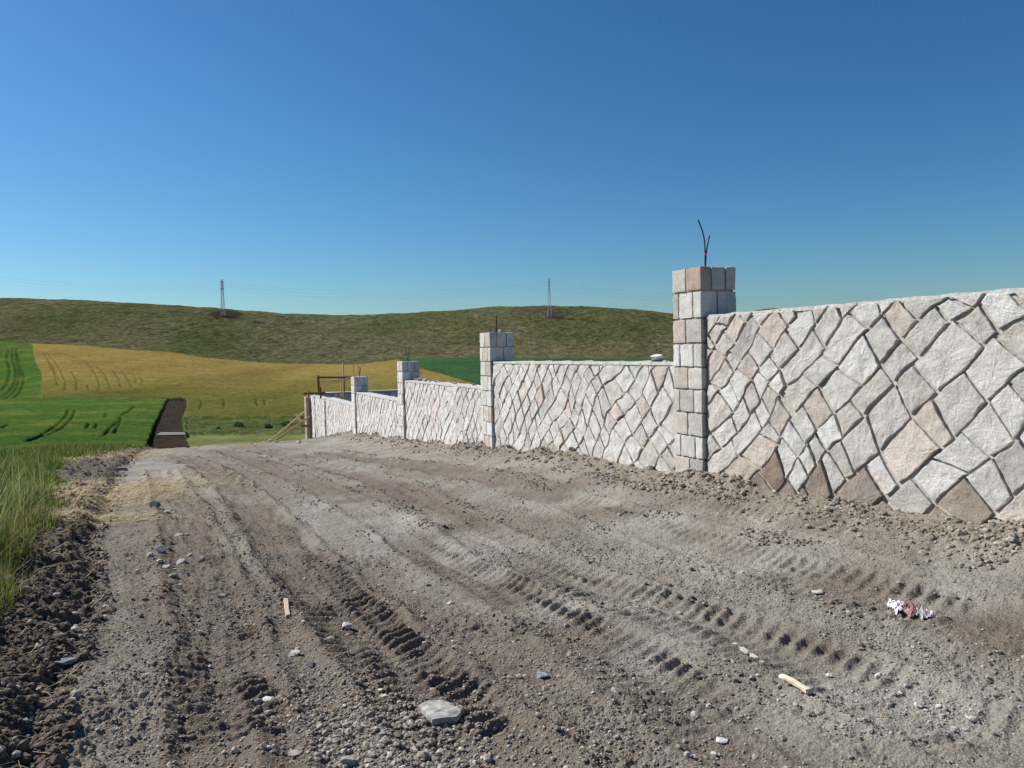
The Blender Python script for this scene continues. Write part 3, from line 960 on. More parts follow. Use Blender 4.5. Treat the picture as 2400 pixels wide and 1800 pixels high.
def pillar(s1, u1, u0, ztop, zbot, plen, seed, label, rebars=(), nblk=5, tone=(1, 1, 1)):
    """square pillar of quarried blocks in courses; s1 far edge, u1 road face, u0 inner face"""
    rr = np.random.default_rng(seed)
    s0 = s1 - plen; W = u1 - u0
    core = MB(); V, Fc = box_pts(f0, s0 + .03, s1 - .03, u1 - .03, u0 + .03, zbot, ztop - .012, 4, .0, 0)
    core.add(V, Fc)
    po = obj('pillar', core.mesh('pillar', MORTAR, origin=ORI), wall, label)
    mb = MB()
    axes = np.array([[WD[0], WD[1], 0], [-WN[0], -WN[1], 0], [0, 0, 1.]])
    def blk(a0, a1, b0, b1, z0, z1):
        # a along s, b along u
        g = .0085
        c3 = f0(np.array([(a0 + a1) / 2]), np.array([(b0 + b1) / 2]), np.array([(z0 + z1) / 2]))[0]
        e = ((a1 - a0) / 2 - (g if a1 - a0 < plen else 0), (b1 - b0) / 2 - (g if b1 - b0 < W - .01 else 0), (z1 - z0) / 2 - g)
        V, Fc = rough_box(c3, e, axes, nblk, .008, .0065, seed + len(mb.V))
        mb.add(V, Fc, np.minimum(stone_color(rr) * 1.06, .8) * np.array(tone) * (.98 if rr.random() < .9 else .8))
    z = ztop; k = 0
    while z > zbot:
        hgt = rr.uniform(.235, .285)
        t = rr.uniform(.115, .15)
        if k % 2 == 0:     # two stones on the road face, three on the end face
            m_ = s0 + plen * rr.uniform(.44, .56)
            for (b0, b1) in ((u1 - t, u1), (u0, u0 + t)):
                blk(s0, m_, b0, b1, z - hgt, z); blk(m_, s1, b0, b1, z - hgt, z)
            blk(s0, s0 + t, u0 + t, u1 - t, z - hgt, z); blk(s1 - t, s1, u0 + t, u1 - t, z - hgt, z)
        else:              # three on the road face, two on the end face
            m_ = u0 + W * rr.uniform(.42, .58)
            t2 = rr.uniform(.11, .15)
            for (a0, a1) in ((s0, s0 + t), (s1 - t2, s1)):
                blk(a0, a1, m_, u1, z - hgt, z); blk(a0, a1, u0, m_, z - hgt, z)
            blk(s0 + t, s1 - t2, u1 - t, u1, z - hgt, z); blk(s0 + t, s1 - t2, u0, u0 + t, z - hgt, z)
        z -= hgt; k += 1
    obj('pillar_stones', mb.mesh('pillar_stones', STONE, origin=ORI), po)
    for pts, rad_, colr in rebars:
        mb2 = MB()
        P = np.array([at_depth(a, b, Yd) for a, b, Yd in pts])
        if len(P) > 2:
            t = np.linspace(0, 1, len(P)); tq = np.linspace(0, 1, 12)
            P = np.stack([np.interp(tq, t, P[:, k_]) for k_ in range(3)], 1)
            for _ in range(2): P[1:-1] = (P[:-2] + 2 * P[1:-1] + P[2:]) / 4
        V, Fc = tube(P, rad_, 6); mb2.add(V, Fc, colr)
        obj('rebar', mb2.mesh('rebar', METAL, origin=ORI), po)
    return po
DK = (.035, .035, .04); RU = (.33, .20, .09)
def pY(k): return float(wall_xy(PIL[k] - PLEN / 2, -.15)[1])
p1 = pillar(PIL[0], .08, -.39, .865, -2.2, PLEN, 61, 'nearest and tallest pillar with two bent black bars on top',
       [([(1652, 640, pY(0)), (1653, 590, pY(0)), (1650, 550, pY(0)), (1636, 515, pY(0))], .0075, DK), ([(1653, 640, pY(0)), (1655, 590, pY(0)), (1663, 552, pY(0))], .0075, DK)], 8)
tmb = MB(); V, Fc = tube(np.array([at_depth(1652.5, 598, pY(0) - .01), at_depth(1655, 594, pY(0) - .01)]), .012, 6); tmb.add(V, Fc, (.5, .04, .05))
obj('wire_tie', tmb.mesh('wire_tie', METAL, origin=ORI), p1, 'red tie round the two bars')
pillar(PIL[1], .08, -.39, .39, -2.5, PLEN, 62, 'second pillar with one dark upright bar and a pale chip on top', [([(1164, 790, pY(1)), (1163, 739, pY(1))], .012, DK), ([(1163, 790, pY(1)), (1159, 765, pY(1))], .006, DK)], 5)
pillar(PIL[2], .08, -.39, -.13, -3.0, PLEN, 63, 'third pillar with thin splayed bars on top', [([(958, 852, pY(2)), (959, 812, pY(2))], .009, DK), ([(957, 852, pY(2)), (949, 808, pY(2))], .007, DK)], 5)
pillar(PIL[3], .08, -.39, -.625, -3.6, PLEN, 64, 'fourth pillar with rusty upright rods on top', [([(829, 886, pY(3)), (828, 857, pY(3)), (827.5, 824, pY(3))], .011, (.42, .30, .13)), ([(842, 886, pY(3)), (841, 857, pY(3))], .012, (.30, .19, .08)), ([(842, 886, pY(3)), (845, 862, pY(3))], .012, (.16, .11, .07))], 3)
pillar(PIL[4], .08, -.32, -1.66, -4.4, PLEN, 65, 'unfinished fifth pillar level with the wall top', (), 3)
# end pillar: brownish blocks, colour darkened to stand in for the end face's shade
def end_pillar():
    po = pillar(S6_END + .55, .24, -.40, -1.70, -5.0, .55, 66, 'last corner pillar of blocks coloured darker for shade, held in timber formwork', (), 3, (.62, .55, .48))
end_pillar()

# inner cross wall at the far end
bo = wall_xy(S6_END + .2, -.4)
bw = empty('stone_wall', (bo[0], bo[1], -4.0), 'shaded inner face of the wall closing the far end of the yard', 'wall')
BOR = np.array(bw.location)
def fb(w, h, z):
    """w: away from the road along the cross wall, h: out of its face towards the camera"""
    w = np.asarray(w, float); h = np.asarray(h, float)
    x, y = wall_xy(S6_END + .12 - h, -.41 - w)
    return np.stack([x, y, z], 1)
cb = MB(); V, Fc = box_pts(fb, 0, 16, 0, -.3, -4.6, -1.58, 40, .004, 3); cb.add(V, Fc)
bp = obj('wall_panel', cb.mesh('wall_panel', MORTAR, origin=BOR), bw)
mb = MB(); rr = np.random.default_rng(99)
for cellp in stone_cells(0.02, 15.9, -4.0, -1.62, 400, .30):
    add_stone(mb, cellp, fb, rr, stone_color(rr), .02, .05, 14, False)
obj('facing_stones', mb.mesh('facing_stones', STONE, origin=BOR), bp)
cp = MB(); V, Fc = box_pts(fb, 0, 16, .04, -.33, -1.58, -1.545, 60, .02, 7); cp.add(V, Fc)
obj('coping', cp.mesh('coping', COPE, origin=BOR), bp)

# ------------------------------------------------------------------ timber at the far end
def plank_group(name, label, cat, planks, group=None):
    base = np.array(planks[0][0]); e = empty(name, tuple(base), label, cat, group)
    for (p, q, w, h, c, nm_) in planks:
        mb = MB(); V, Fc = beam(p, q, w, h); mb.add(V, Fc, c)
        obj(nm_, mb.mesh(nm_, WOOD, origin=base), e)
    return e
BR = (.20, .10, .045); LT = (.72, .52, .24); RB = (.20, .085, .055); PL = (.80, .65, .38)
YE = 32.9
plank_group('timber_formwork', 'dark brown timber shuttering boards clamped round the last corner pillar', 'formwork', [
    (at_depth(727.5, 1040, YE - .25), at_depth(723, 914, YE - .25), .09, .04, RB, 'upright_board'),
    (at_depth(711, 922.5, YE - .1), at_depth(762, 921, YE + .3), .05, .09, BR, 'cross_rail'),
    (at_depth(706, 998, YE - .35), at_depth(725, 998.5, YE - .3), .04, .09, BR, 'cross_rail')])
plank_group('timber_scaffold', 'tall timber frame of brown posts and a top rail rising above the far wall', 'scaffold', [
    (at_depth(747, 930, 33.6), at_depth(745.5, 880, 33.6), .11, .10, BR, 'post'),
    (at_depth(744, 884.5, 33.5), at_depth(835, 884, 33.0), .05, .08, BR, 'top_rail'),
    (at_depth(806, 945, 33.6), at_depth(804, 850, 33.6), .05, .05, LT, 'pole'),
    (at_depth(800.5, 930, 33.9), at_depth(799.5, 890, 33.9), .05, .05, LT, 'pole'),
    (at_depth(779.5, 893, 33.2), at_depth(806, 888, 33.2), .04, .07, LT, 'batten'),
    (at_depth(793, 894.5, 33.0), at_depth(826, 884.5, 33.0), .04, .06, LT, 'batten'),
    (at_depth(807, 930, 33.7), at_depth(807, 884, 33.7), .05, .05, BR, 'post')])
plank_group('formwork_board', 'dark upright board standing on the unfinished fifth pillar', 'board', [
    (at_depth(752, 934, 30.2), at_depth(750.5, 907, 30.2), .05, .07, (.14, .08, .05), 'board')])
plank_group('timber_brace', 'two slanting pale timber props with a short cleat leaning on the last pillar', 'brace', [
    (at_depth(633, 1033, 32.0), at_depth(712, 966, 32.5), .05, .06, LT, 'prop'),
    (at_depth(645, 1033, 31.5), at_depth(726, 976, 32.4), .05, .06, (.44, .29, .11), 'prop'),
    (at_depth(694.5, 971, 31.9), at_depth(706, 989, 31.9), .06, .10, PL, 'cleat')])

# ------------------------------------------------------------------ pylons and cables
def pylon(px, py_base, py_top, label):
    b = hit(px + 1, py_base, 300.)
    Hh = (pix_T(px, py_top) * b[1]) - b[2]
    e = empty('pylon', (b[0], b[1], b[2] - .5), label, 'pylon', 'pylons on the hill crest')
    wd = lambda t: np.interp(t, [0, .55, 1], [1.35, .75, .55])
    mb = MB(); lv = np.r_[np.linspace(0, .55, 7), np.linspace(.62, 1, 8)]
    G = (.32, .35, .38)
    corners = [(-1, -1), (1, -1), (1, 1), (-1, 1)]
    def cpt(k, t): return np.array([corners[k][0] * wd(t), corners[k][1] * wd(t), t * Hh + .5])
    for k in range(4):
        V, Fc = tube([cpt(k, t) for t in lv], .11, 4); mb.add(V, Fc, G)
    me1 = mb.mesh('tower_legs', METAL); obj('tower_leg_frame', me1, e)
    mb = MB()
    for i in range(len(lv) - 1):
        for k in range(4):
            k2 = (k + 1) % 4
            for a, b_ in ((cpt(k, lv[i]), cpt(k2, lv[i + 1])), (cpt(k2, lv[i]), cpt(k, lv[i + 1])), (cpt(k, lv[i + 1]), cpt(k2, lv[i + 1]))):
                V, Fc = tube([a, b_], .045, 4); mb.add(V, Fc, G)
    obj('lattice_bracing', mb.mesh('lattice_bracing', METAL), e)
    for t in (.74, .83, .92):
        mb = MB()
        for sy in (-1, 1):
            for sx in (-.5, .5):
                V, Fc = tube([(sx, sy * .5, t * Hh + 1.2), (0, sy * 4.2, t * Hh + .5)], .09, 4); mb.add(V, Fc, G)
                V, Fc = tube([(sx, sy * .5, t * Hh + .4), (0, sy * 4.2, t * Hh + .5)], .09, 4); mb.add(V, Fc, G)
        obj('cross_arm', mb.mesh('cross_arm', METAL), e)
    return e, Hh
pa, ha = pylon(522, 741, 655, 'steel lattice pylon on the left crest standing in a dark earth patch')
pb, hb = pylon(1287, 742, 653, 'steel lattice pylon on the right crest behind the second pillar')
A0 = np.array(pa.location); B0 = np.array(pb.location)
cable = empty('power_cables', tuple((A0 + B0) / 2 + np.array([0, 0, 20])), 'thin power cables strung across the sky between the hilltop pylons', 'power cables')
CO = np.array(cable.location)
dAB = B0 - A0
ends = [(A0 - dAB * 1.0 + np.array([0, 0, 14]), A0, ha, ha), (A0, B0, ha, hb), (B0, B0 + dAB * 1.0 + np.array([0, 0, -8]), hb, hb)]
for t in (.74, .83, .92):
    for sy in (-4.2, 4.2):
        mb = MB()
        for (P0, P1, h0, h1) in ends:
            a = P0 + np.array([0, sy, t * h0 + .5]); b_ = P1 + np.array([0, sy, t * h1 + .5])
            q = np.linspace(0, 1, 25)[:, None]
            P = a + (b_ - a) * q - np.array([0, 0, 1]) * (4 * q * (1 - q) * 7.0)
            V, Fc = tube(P, .016, 4); mb.add(V, Fc, (.30, .31, .33))
        obj('cable', mb.mesh('cable', METAL, origin=CO), cable)

# ------------------------------------------------------------------ bushes, posts behind the crest
def bush(px, py, wpx, hpx, label, seed):
    b = hit(px, py, 60.)
    w = wpx / F * b[1] / 2; h = hpx / F * b[1]
    r_ = np.random.default_rng(seed); n = 420
    w, h = w * .8, h * .75
    e = empty('bush', tuple(b), label, 'bush', 'bushes beyond the crest')
    d = r_.normal(size=(n, 3)); d /= np.linalg.norm(d, axis=1)[:, None]
    rad_ = r_.uniform(.35, 1, n) ** .5 * (1 + .35 * pn(d[:, 0] * 3, d[:, 1] * 3 + d[:, 2] * 2, seed))
    C = d * rad_[:, None] * np.array([w, w, h * .55]) + np.array([0, 0, h * .55])
    a = r_.normal(size=(n, 3)); a /= np.linalg.norm(a, axis=1)[:, None]
    bb = np.cross(a, r_.normal(size=(n, 3))); bb /= np.linalg.norm(bb, axis=1)[:, None]
    sz = .13 * r_.uniform(.6, 1.6, n)[:, None]
    V = np.stack([C - a * sz, C + bb * sz * .6, C + a * sz, C - bb * sz * .6], 1).reshape(-1, 3)
    cc = np.repeat(np.array([.060, .095, .035]) * r_.uniform(.6, 1.7, n)[:, None], 4, 0)
    obj('foliage', new_mesh('foliage', V, np.arange(n * 4).reshape(n, 4), BLADE, cc), e)
    mb = MB()
    for k_ in range(5):
        t = k_ * 1.3
        V, Fc = tube([(0, 0, -.3), (w * .3 * math.cos(t), w * .3 * math.sin(t), h * .5)], [.06, .02], 5); mb.add(V, Fc, (.08, .06, .04))
    obj('stem', mb.mesh('stem', ROCK), e)
for i, a in enumerate([(559, 1007, 30, 24, 'large dark bush nearest the middle of the mown grass'), (629, 1008, 24, 18, 'small dark bush just left of the timber props'),
                       (672, 1003, 36, 20, 'dark bush partly hidden behind the timber props'), (512, 1011, 12, 12, 'smallest bush, alone at the left of the row')]):
    bush(*a, 700 + i)
posts = [(446, 998, 10), (456, 1012, 8), (562.6, 1022, 13), (605.6, 1021, 12), (642.7, 1019, 12), (681, 1018, 10), (704, 1017, 9)]
pb0 = hit(562, 1022, 60.)
fe = empty('garden_fence', tuple(pb0), 'line of thin white posts at the edge of the mown grass', 'fence')
tops = []
for (a, b_, h_) in posts:
    q = hit(a, b_, 60.); hh = h_ / F * q[1]
    mb = MB(); V, Fc = tube([q - pb0 - np.array([0, 0, .3]), q - pb0 + np.array([0, 0, hh])], [.07, .06], 6); mb.add(V, Fc, (.62, .62, .58))
    obj('post', mb.mesh('post', ROCK), fe); tops.append(q - pb0 + np.array([0, 0, hh * .8]))
mb = MB(); V, Fc = tube(tops[2:], .01, 4); mb.add(V, Fc, (.4, .4, .4)); obj('wire', mb.mesh('wire', METAL), fe)
# concrete strip across the path
q = np.array([hit(366, 1021, 60.), hit(436, 1020, 60.), hit(434, 1014.5, 60.), hit(377, 1014.5, 60.)])
qc = q.mean(0)
V = np.r_[q + np.array([0, 0, .10]), q - np.array([0, 0, .3])] - qc
obj('concrete_crossing', new_mesh('concrete_crossing', V, [(0, 1, 2, 3), (7, 6, 5, 4), (0, 4, 5, 1), (1, 5, 6, 2), (2, 6, 7, 3), (3, 7, 4, 0)], ROCK, np.tile((.20, .195, .18), (8, 1))), loc=tuple(qc),
    label='pale flat concrete strip laid across the dark earth path', cat='culvert slab')

# ------------------------------------------------------------------ loose stones with a size of their own
def place_rock(px, py, wpx, colr, label, group, seed, sub=2, flat=.55, sink=.25, name='rock', cat='rock', cuts=9):
    h = hit(px, py)
    x, y = h[0], h[1]
    z = float(surface_z(x, y)[0])
    size = wpx / F * y / 2
    P, Fc = rock_shape(size, seed, sub, flat, cuts)
    r_ = np.random.default_rng(seed)
    a = r_.uniform(-.6, .6)
    Rm = np.array([[math.cos(a), -math.sin(a), 0], [math.sin(a), math.cos(a), 0], [0, 0, 1]])
    P = P @ Rm.T
    zmin = P[:, 2].min()
    return obj(name, new_mesh(name, P - np.array([0, 0, zmin]), Fc, ROCK, np.tile(colr, (len(P), 1))), label=label, cat=cat, group=group, loc=(x, y, z + sink * zmin))
PALE = (.52, .49, .44); GREY = (.36, .335, .30); DARK = (.16, .155, .16); PINK = (.42, .35, .31); BLUE = (.30, .33, .37)
singles = [
    (812, 1463, 38, PALE, 'chunky pale rock with a dark hollow under it, left of centre on the gravel', 3, .7),
    (628, 1633, 44, (.62, .60, .55), 'thin pale three-cornered flake lying flat on the road below the wood offcut', 2, .25),
    (1270, 1588, 34, BLUE, 'bluish pale lump alone on the dirt right of the flat slab', 2, .5),
    (731, 1559, 30, DARK, 'dark slate-coloured stone in the gravel left of centre', 2, .5),
    (865, 1532, 26, DARK, 'dark stone at the edge of the lowest tyre ridge', 2, .5),
    (690, 1534, 36, PALE, 'low dusty pale stone beside the dark slate stone', 2, .35),
    (816, 1788, 46, (.30, .32, .32), 'grey-green stone cut by the bottom edge', 2, .5),
    (693, 1763, 44, PINK, 'flat pinkish stone near the bottom edge', 2, .35),
    (1120, 1705, 28, (.42, .36, .29), 'tan stone to the right below the flat slab', 2, .6),
    (1918, 1389, 40, (.42, .42, .41), 'flat grey stone pressed into the dirt left of the litter', 2, .25),
    (364, 1192, 36, (.14, .14, .15), 'dark flat rock near the straw at the road edge', 2, .5),
    (280, 1104, 40, (.30, .29, .29), 'grey ledge-like rock at the far road edge', 2, .4),
    (152, 1563, 52, (.22, .24, .28), 'bluish slab lying in the churned soil hollow', 2, .3),
    (342, 1587, 26, PALE, 'pale stone alone in the gravel at lower left', 2, .5),
    (123, 1668, 26, PALE, 'pale stone on the churned soil at the lower left edge', 2, .5),
    (2153, 1649, 28, (.58, .56, .52), 'largest pale stone in the grey gravel patch at lower right', 2, .5),
    (2276, 1682, 26, PALE, 'pale stone at the right of the grey gravel patch', 2, .5),
    (1942, 1576, 18, (.62, .58, .50), 'small cream stone right of the thicker stick', 2, .5),
    (1689, 1735, 36, (.50, .50, .49), 'flat whitish stone at the bottom right of centre', 2, .25),
]
for i, (a, b_, w_, c_, lb, sb, fl_) in enumerate(singles):
    place_rock(a, b_, w_, c_, lb, None, 900 + i, sb, fl_)
groups = {
    ('pale and grey rocks tumbled in the churned soil at the left', 'angular rock in the churned soil at lower left'):
        [(188, 1427, 30, PALE), (176, 1451, 18, PALE), (246, 1427, 16, PALE), (243, 1451, 20, PALE), (178, 1487, 32, PALE), (200, 1485, 18, PALE), (128, 1506, 20, GREY), (143, 1506, 18, PALE), (166, 1511, 22, GREY), (178, 1470, 22, GREY), (214, 1418, 20, GREY), (140, 1530, 36, (.16, .13, .11)), (195, 1535, 18, GREY), (155, 1475, 30, DARK)],
    ('rocks clustered on the road left of centre', 'rock in the cluster beside the left tyre marks'):
        [(352, 1306, 26, GREY), (378, 1301, 28, (.28, .29, .32)), (424, 1316, 34, GREY), (472, 1311, 30, GREY), (374, 1330, 16, PALE), (393, 1337, 22, PALE), (407, 1357, 26, GREY), (422, 1374, 12, PALE), (424, 1258, 26, GREY), (438, 1253, 14, GREY), (393, 1202, 18, PALE), (323, 1342, 12, PALE), (396, 1290, 14, GREY), (445, 1300, 14, GREY), (410, 1335, 12, PALE), (385, 1318, 14, GREY)],
    ('small stones in the gravel at bottom centre', 'stone in the coarse gravel left of the flat slab'):
        [(519, 1395, 26, GREY), (538, 1400, 10, PALE), (626, 1392, 24, GREY), (772, 1493, 24, PALE), (791, 1495, 16, PALE), (842, 1605, 18, PINK), (892, 1618, 16, PALE), (903, 1632, 22, PALE), (808, 1659, 14, PALE), (851, 1713, 20, PALE), (750, 1711, 26, PINK), (892, 1692, 22, GREY), (911, 1752, 14, PALE), (951, 1738, 18, GREY), (630, 1760, 22, PALE), (550, 1755, 30, GREY), (769, 1770, 18, GREY), (861, 1787, 24, PINK), (715, 1354, 14, PINK), (297, 1738, 14, PALE), (446, 1487, 12, PALE), (472, 1480, 16, PALE)],
    ('small pale stones on the right half of the road', 'small stone scattered on the road right of centre'):
        [(2059, 1584, 26, (.5, .49, .47)), (2200, 1651, 16, PALE), (2179, 1683, 14, PALE), (1748, 1528, 16, PALE), (1672, 1763, 22, PALE), (1775, 1707, 20, (.4, .37, .33)), (1737, 1340, 26, GREY), (1893, 1430, 12, PALE), (1055, 1412, 18, PALE), (975, 1385, 16, PALE), (994, 1515, 12, PALE), (2110, 1620, 14, PALE), (2240, 1700, 16, GREY), (2330, 1640, 14, GREY), (1450, 1205, 16, PALE), (1390, 1240, 12, PALE)],
    ('rubble at the foot of the wall', 'lump of rubble at the foot of the wall'):
        [(1520, 1110, 26, (.42, .38, .33)), (1570, 1122, 30, (.40, .36, .30)), (1620, 1130, 24, (.34, .30, .25)), (1690, 1118, 18, PALE), (1750, 1146, 10, PALE), (1480, 1112, 14, (.6, .57, .52)), (1430, 1092, 16, (.32, .26, .2)), (1340, 1076, 14, GREY), (1270, 1072, 12, (.3, .26, .22)), (1190, 1064, 14, GREY), (1120, 1063, 24, (.36, .33, .3)), (1095, 1062, 14, GREY), (1060, 1055, 10, PALE), (985, 1040, 10, (.3, .28, .25)), (930, 1032, 14, GREY), (885, 1018, 12, (.36, .34, .3)), (830, 1022, 12, GREY), (1815, 1160, 16, PALE), (2000, 1208, 18, (.3, .25, .2)), (1660, 1150, 22, (.28, .23, .18)), (1600, 1150, 18, (.3, .25, .2))],
    ('stones along the crest where the road drops away', 'small stone on the crest above the mown grass'):
        [(632, 1036, 14, PALE), (618, 1037, 8, GREY), (648, 1038, 10, PALE), (600, 1041, 8, PALE), (700, 1038, 12, (.6, .58, .52)), (465, 1048, 7, PALE), (440, 1050, 12, (.1, .09, .08)), (350, 1056, 8, PALE), (590, 1042, 6, GREY)],
}
ORD = ['', 'second', 'third', 'fourth', 'fifth', 'sixth', 'seventh', 'eighth', 'ninth', 'tenth', 'eleventh', 'twelfth']
def place_word(i, n):
    if i < (n + 1) // 2: return 'leftmost' if i == 0 else ORD[i] + ' from the left'
    j = n - 1 - i
    return 'rightmost' if j == 0 else ORD[j] + ' from the right'
k_ = 0
for (gname, lb), items in groups.items():
    items = sorted(items); nn_ = len(items)
    for i_, (a, b_, w_, c_) in enumerate(items):
        tone_ = 'pale' if c_[0] > .5 else 'pinkish' if c_[0] > c_[2] * 1.25 and c_[0] > .38 else 'grey' if c_[0] > .3 else 'dark'
        place_rock(a, b_, w_, c_, f'{tone_} {lb}, {place_word(i_, nn_)}', gname, 1200 + k_, 2 if w_ > 20 else 1, .6); k_ += 1

# flat broken slab
def slab():
    pts = [(978, 1652), (1000, 1640), (1040, 1642), (1060, 1655), (1084, 1678), (1072, 1692), (1048, 1690), (1012, 1692), (996, 1672)]
    W = np.array([hit(*p)[:2] for p in pts]); c = W.mean(0)
    z = float(surface_z(c[0], c[1])[0])
    W = W - c; n = 36
    d = np.r_[0, np.cumsum(np.hypot(*(np.roll(W, -1, 0) - W).T))]; Wc = np.r_[W, W[:1]]
    q = np.linspace(0, d[-1], n, endpoint=False)
    B = np.stack([np.interp(q, d, Wc[:, 0]), np.interp(q, d, Wc[:, 1])], 1)
    B = (np.roll(B, 1, 0) + 10 * B + np.roll(B, -1, 0)) / 12
    tl = lambda Q: Q[:, 0] * .13 - Q[:, 1] * .05
    V = []; C = []
    for sc, h, cc in ((.90, -.012, .5), (1.0, .012, .75), (.97, .026, 1), (.8, .031, 1), (.55, .033, .95), (.3, .031, .9), (.1, .031, .95)):
        Q = B * sc
        hh = h + tl(Q) + (.004 * pn(Q[:, 0] * 40, Q[:, 1] * 40, 7) if h > .02 else 0)
        V.append(np.stack([Q[:, 0], Q[:, 1], hh + .012], 1))
        nn = np.clip(.75 + .9 * pn(Q[:, 0] * 22, Q[:, 1] * 22, 12), .35, 1.15)[:, None]
        C.append(np.array([.40, .40, .375]) * nn * (1 if h > .02 else 1.1))
    K = len(V)
    V.append(np.array([[0, 0, .043]])); C.append(np.array([[.4, .4, .38]]))
    Fc = [(k * n + i, k * n + (i + 1) % n, (k + 1) * n + (i + 1) % n, (k + 1) * n + i) for k in range(K - 1) for i in range(n)]
    Fc += [((K - 1) * n + i, (K - 1) * n + (i + 1) % n, K * n) for i in range(n)] + [tuple(range(n))[::-1]]
    obj('stone_slab', new_mesh('stone_slab', np.concatenate(V), Fc, ROCK, np.concatenate(C)), label='flat broken grey stone slab propped up on the gravel at bottom centre', cat='stone slab', loc=(c[0], c[1], z))
slab()

# wood pieces
def ground_stick(pts, w, h, colr, name, label, cat, lift=.012, taper=1.0):
    P = []
    for a, b_ in pts:
        q = hit(a, b_); P.append([q[0], q[1], float(surface_z(q[0], q[1])[0]) + lift])
    P = np.array(P); P[:, 2] = np.linspace(P[0, 2], P[-1, 2], len(P)) + .004
    o3 = P.mean(0)
    mb = MB()
    V, Fc = beam(P[0], P[-1], w, h, side=np.cross(P[-1] - P[0], (0, 0, 1.)))
    V = V.reshape(5, 8, 3); cen = V.mean(1, keepdims=True)
    tp = np.linspace(1, taper, 5)[:, None, None]
    V = (cen + (V - cen) * tp).reshape(-1, 3) + .002 * rng.normal(size=(40, 3))
    mb.add(V, Fc, colr)
    obj(name, mb.mesh(name, WOOD, origin=o3), label=label, cat=cat, loc=tuple(o3))
ground_stick([(670, 1420), (675, 1450)], .028, .016, (.50, .38, .29), 'wood_offcut', 'short flat wood offcut lying lengthwise on the gravel left of centre', 'wood offcut', .012)
ground_stick([(1832, 1596), (1896, 1638)], .021, .017, (.62, .54, .42), 'stick', 'pale split wooden stick, thicker at its near end, at lower right', 'stick', .016, 1.25)
ground_stick([(1720, 1500), (1792, 1550)], .026, .006, (.50, .46, .40), 'stick', 'faint dusty wooden lath half buried in the dirt above the pale split stick', 'stick', .004, .8)
ground_stick([(1746, 1152), (1750, 1134)], .03, .02, (.52, .46, .38), 'stick', 'short pale peg leaning in the dirt at the foot of the near wall panel', 'stick', .02, .4)

# crumpled litter
def litter():
    h = hit(2135, 1440); z = float(surface_z(h[0], h[1])[0])
    e = empty('litter', (h[0], h[1], z), 'crumpled white and maroon plastic wrapper lying on the dirt at right', 'litter')
    sc = h[1] / F
    def sheet(cx, cy, w, d, amp, colr, seed, name, hh=.05):
        n = 22
        u, v = np.meshgrid(np.linspace(-1, 1, n), np.linspace(-1, 1, n)); u = u.ravel(); v = v.ravel()
        f = lambda a, b_, s_: pn(a * 2.2 + seed, b_ * 2.2, s_) + .5 * pn(a * 5, b_ * 5 + seed, s_ + 1)
        zz = hh * (1 - .7 * (u * u + v * v) / 2) + amp * np.abs(f(u, v, 3)) * 1.8 - amp * .4
        x = (cx + w * (u + .28 * f(u * .6, v * .6, 11))) * sc; y = (cy + d * (v + .28 * f(u * .6, v * .6, 17))) * sc
        V = np.stack([x, y, np.maximum(zz, .002)], 1)
        i, j = np.meshgrid(np.arange(n - 1), np.arange(n - 1), indexing='ij')
        Fc = np.stack([i * n + j, i * n + j + 1, (i + 1) * n + j + 1, (i + 1) * n + j], -1).reshape(-1, 4)
        cc = np.tile(colr, (n * n, 1)) * np.clip(1 + .9 * pn(u * 3, v * 3, seed)[:, None], .5, 1.2)
        obj(name, new_mesh(name, V, Fc, FILM, np.clip(cc, 0, .9)), e, smooth_label(name))
    def smooth_label(n_): return {'white_film': 'crumpled white film', 'maroon_wrapper': 'torn maroon wrapper', 'grey_film': 'greyish folded film', 'scrap': 'small white torn corner'}[n_]
    sheet(-18, 24, 20, 26, .030, (.86, .88, .86), 3, 'white_film')
    sheet(0, -2, 20, 30, .040, (.26, .13, .13), 8, 'maroon_wrapper', .055)
    sheet(12, -34, 17, 22, .032, (.52, .47, .48), 14, 'grey_film', .055)
    sheet(38, -30, 6, 8, .015, (.86, .88, .88), 21, 'scrap', .015)
litter()

# stones on the wall tops
def top_stone(px, py, wpx, s_label, colr, seed, ztop, group=None, flat=.5, dz=0.0, u=-.15):
    d = pix_dir(px, py); Pw = d * (DW - u) / (d[0] * WN[0] + d[1] * WN[1])
    size = wpx / F * Pw[1] / 2
    P, Fc = rock_shape(size, seed, 2, flat)
    P[:, 2] -= P[:, 2].min()
    return obj('rock', new_mesh('rock', P, Fc, ROCK, np.tile(colr, (len(P), 1))), label=s_label, cat='rock', group=group, loc=(Pw[0], Pw[1], ztop + dz))
top_stone(1540, 840, 34, 'grey flat stone on the wall top beside the tallest pillar, under the white one', (.38, .36, .34), 31, -.136, None, .35)
top_stone(1542, 836, 32, 'white rounded stone balanced on the wall top beside the tallest pillar', (.68, .66, .60), 32, -.136, None, .42, .045)
top_stone(1562, 842, 8, 'small stone chip touching the side of the tallest pillar', (.5, .48, .45), 33, -.136, None, .7)
top_stone(1172, 770, 9, 'white chip on top of the second pillar', (.75, .74, .70), 34, .39, None, .6)
for i, (a, w_, c_) in enumerate([(975, 12, GREY), (985, 16, BLUE), (996, 16, GREY), (1008, 8, PALE), (1022, 12, PALE), (1030, 7, GREY), (1062, 8, PALE), (1068, 10, PALE), (1110, 11, GREY)]):
    top_stone(a, 896, w_, 'small rubble piece on the coping next to the third pillar, ' + place_word(i, 9), c_, 40 + i, -.605, 'rubble left on the coping', .55)
top_stone(740, 925, 8, 'white stone on the coping of the short last panel', PALE, 55, -1.64)

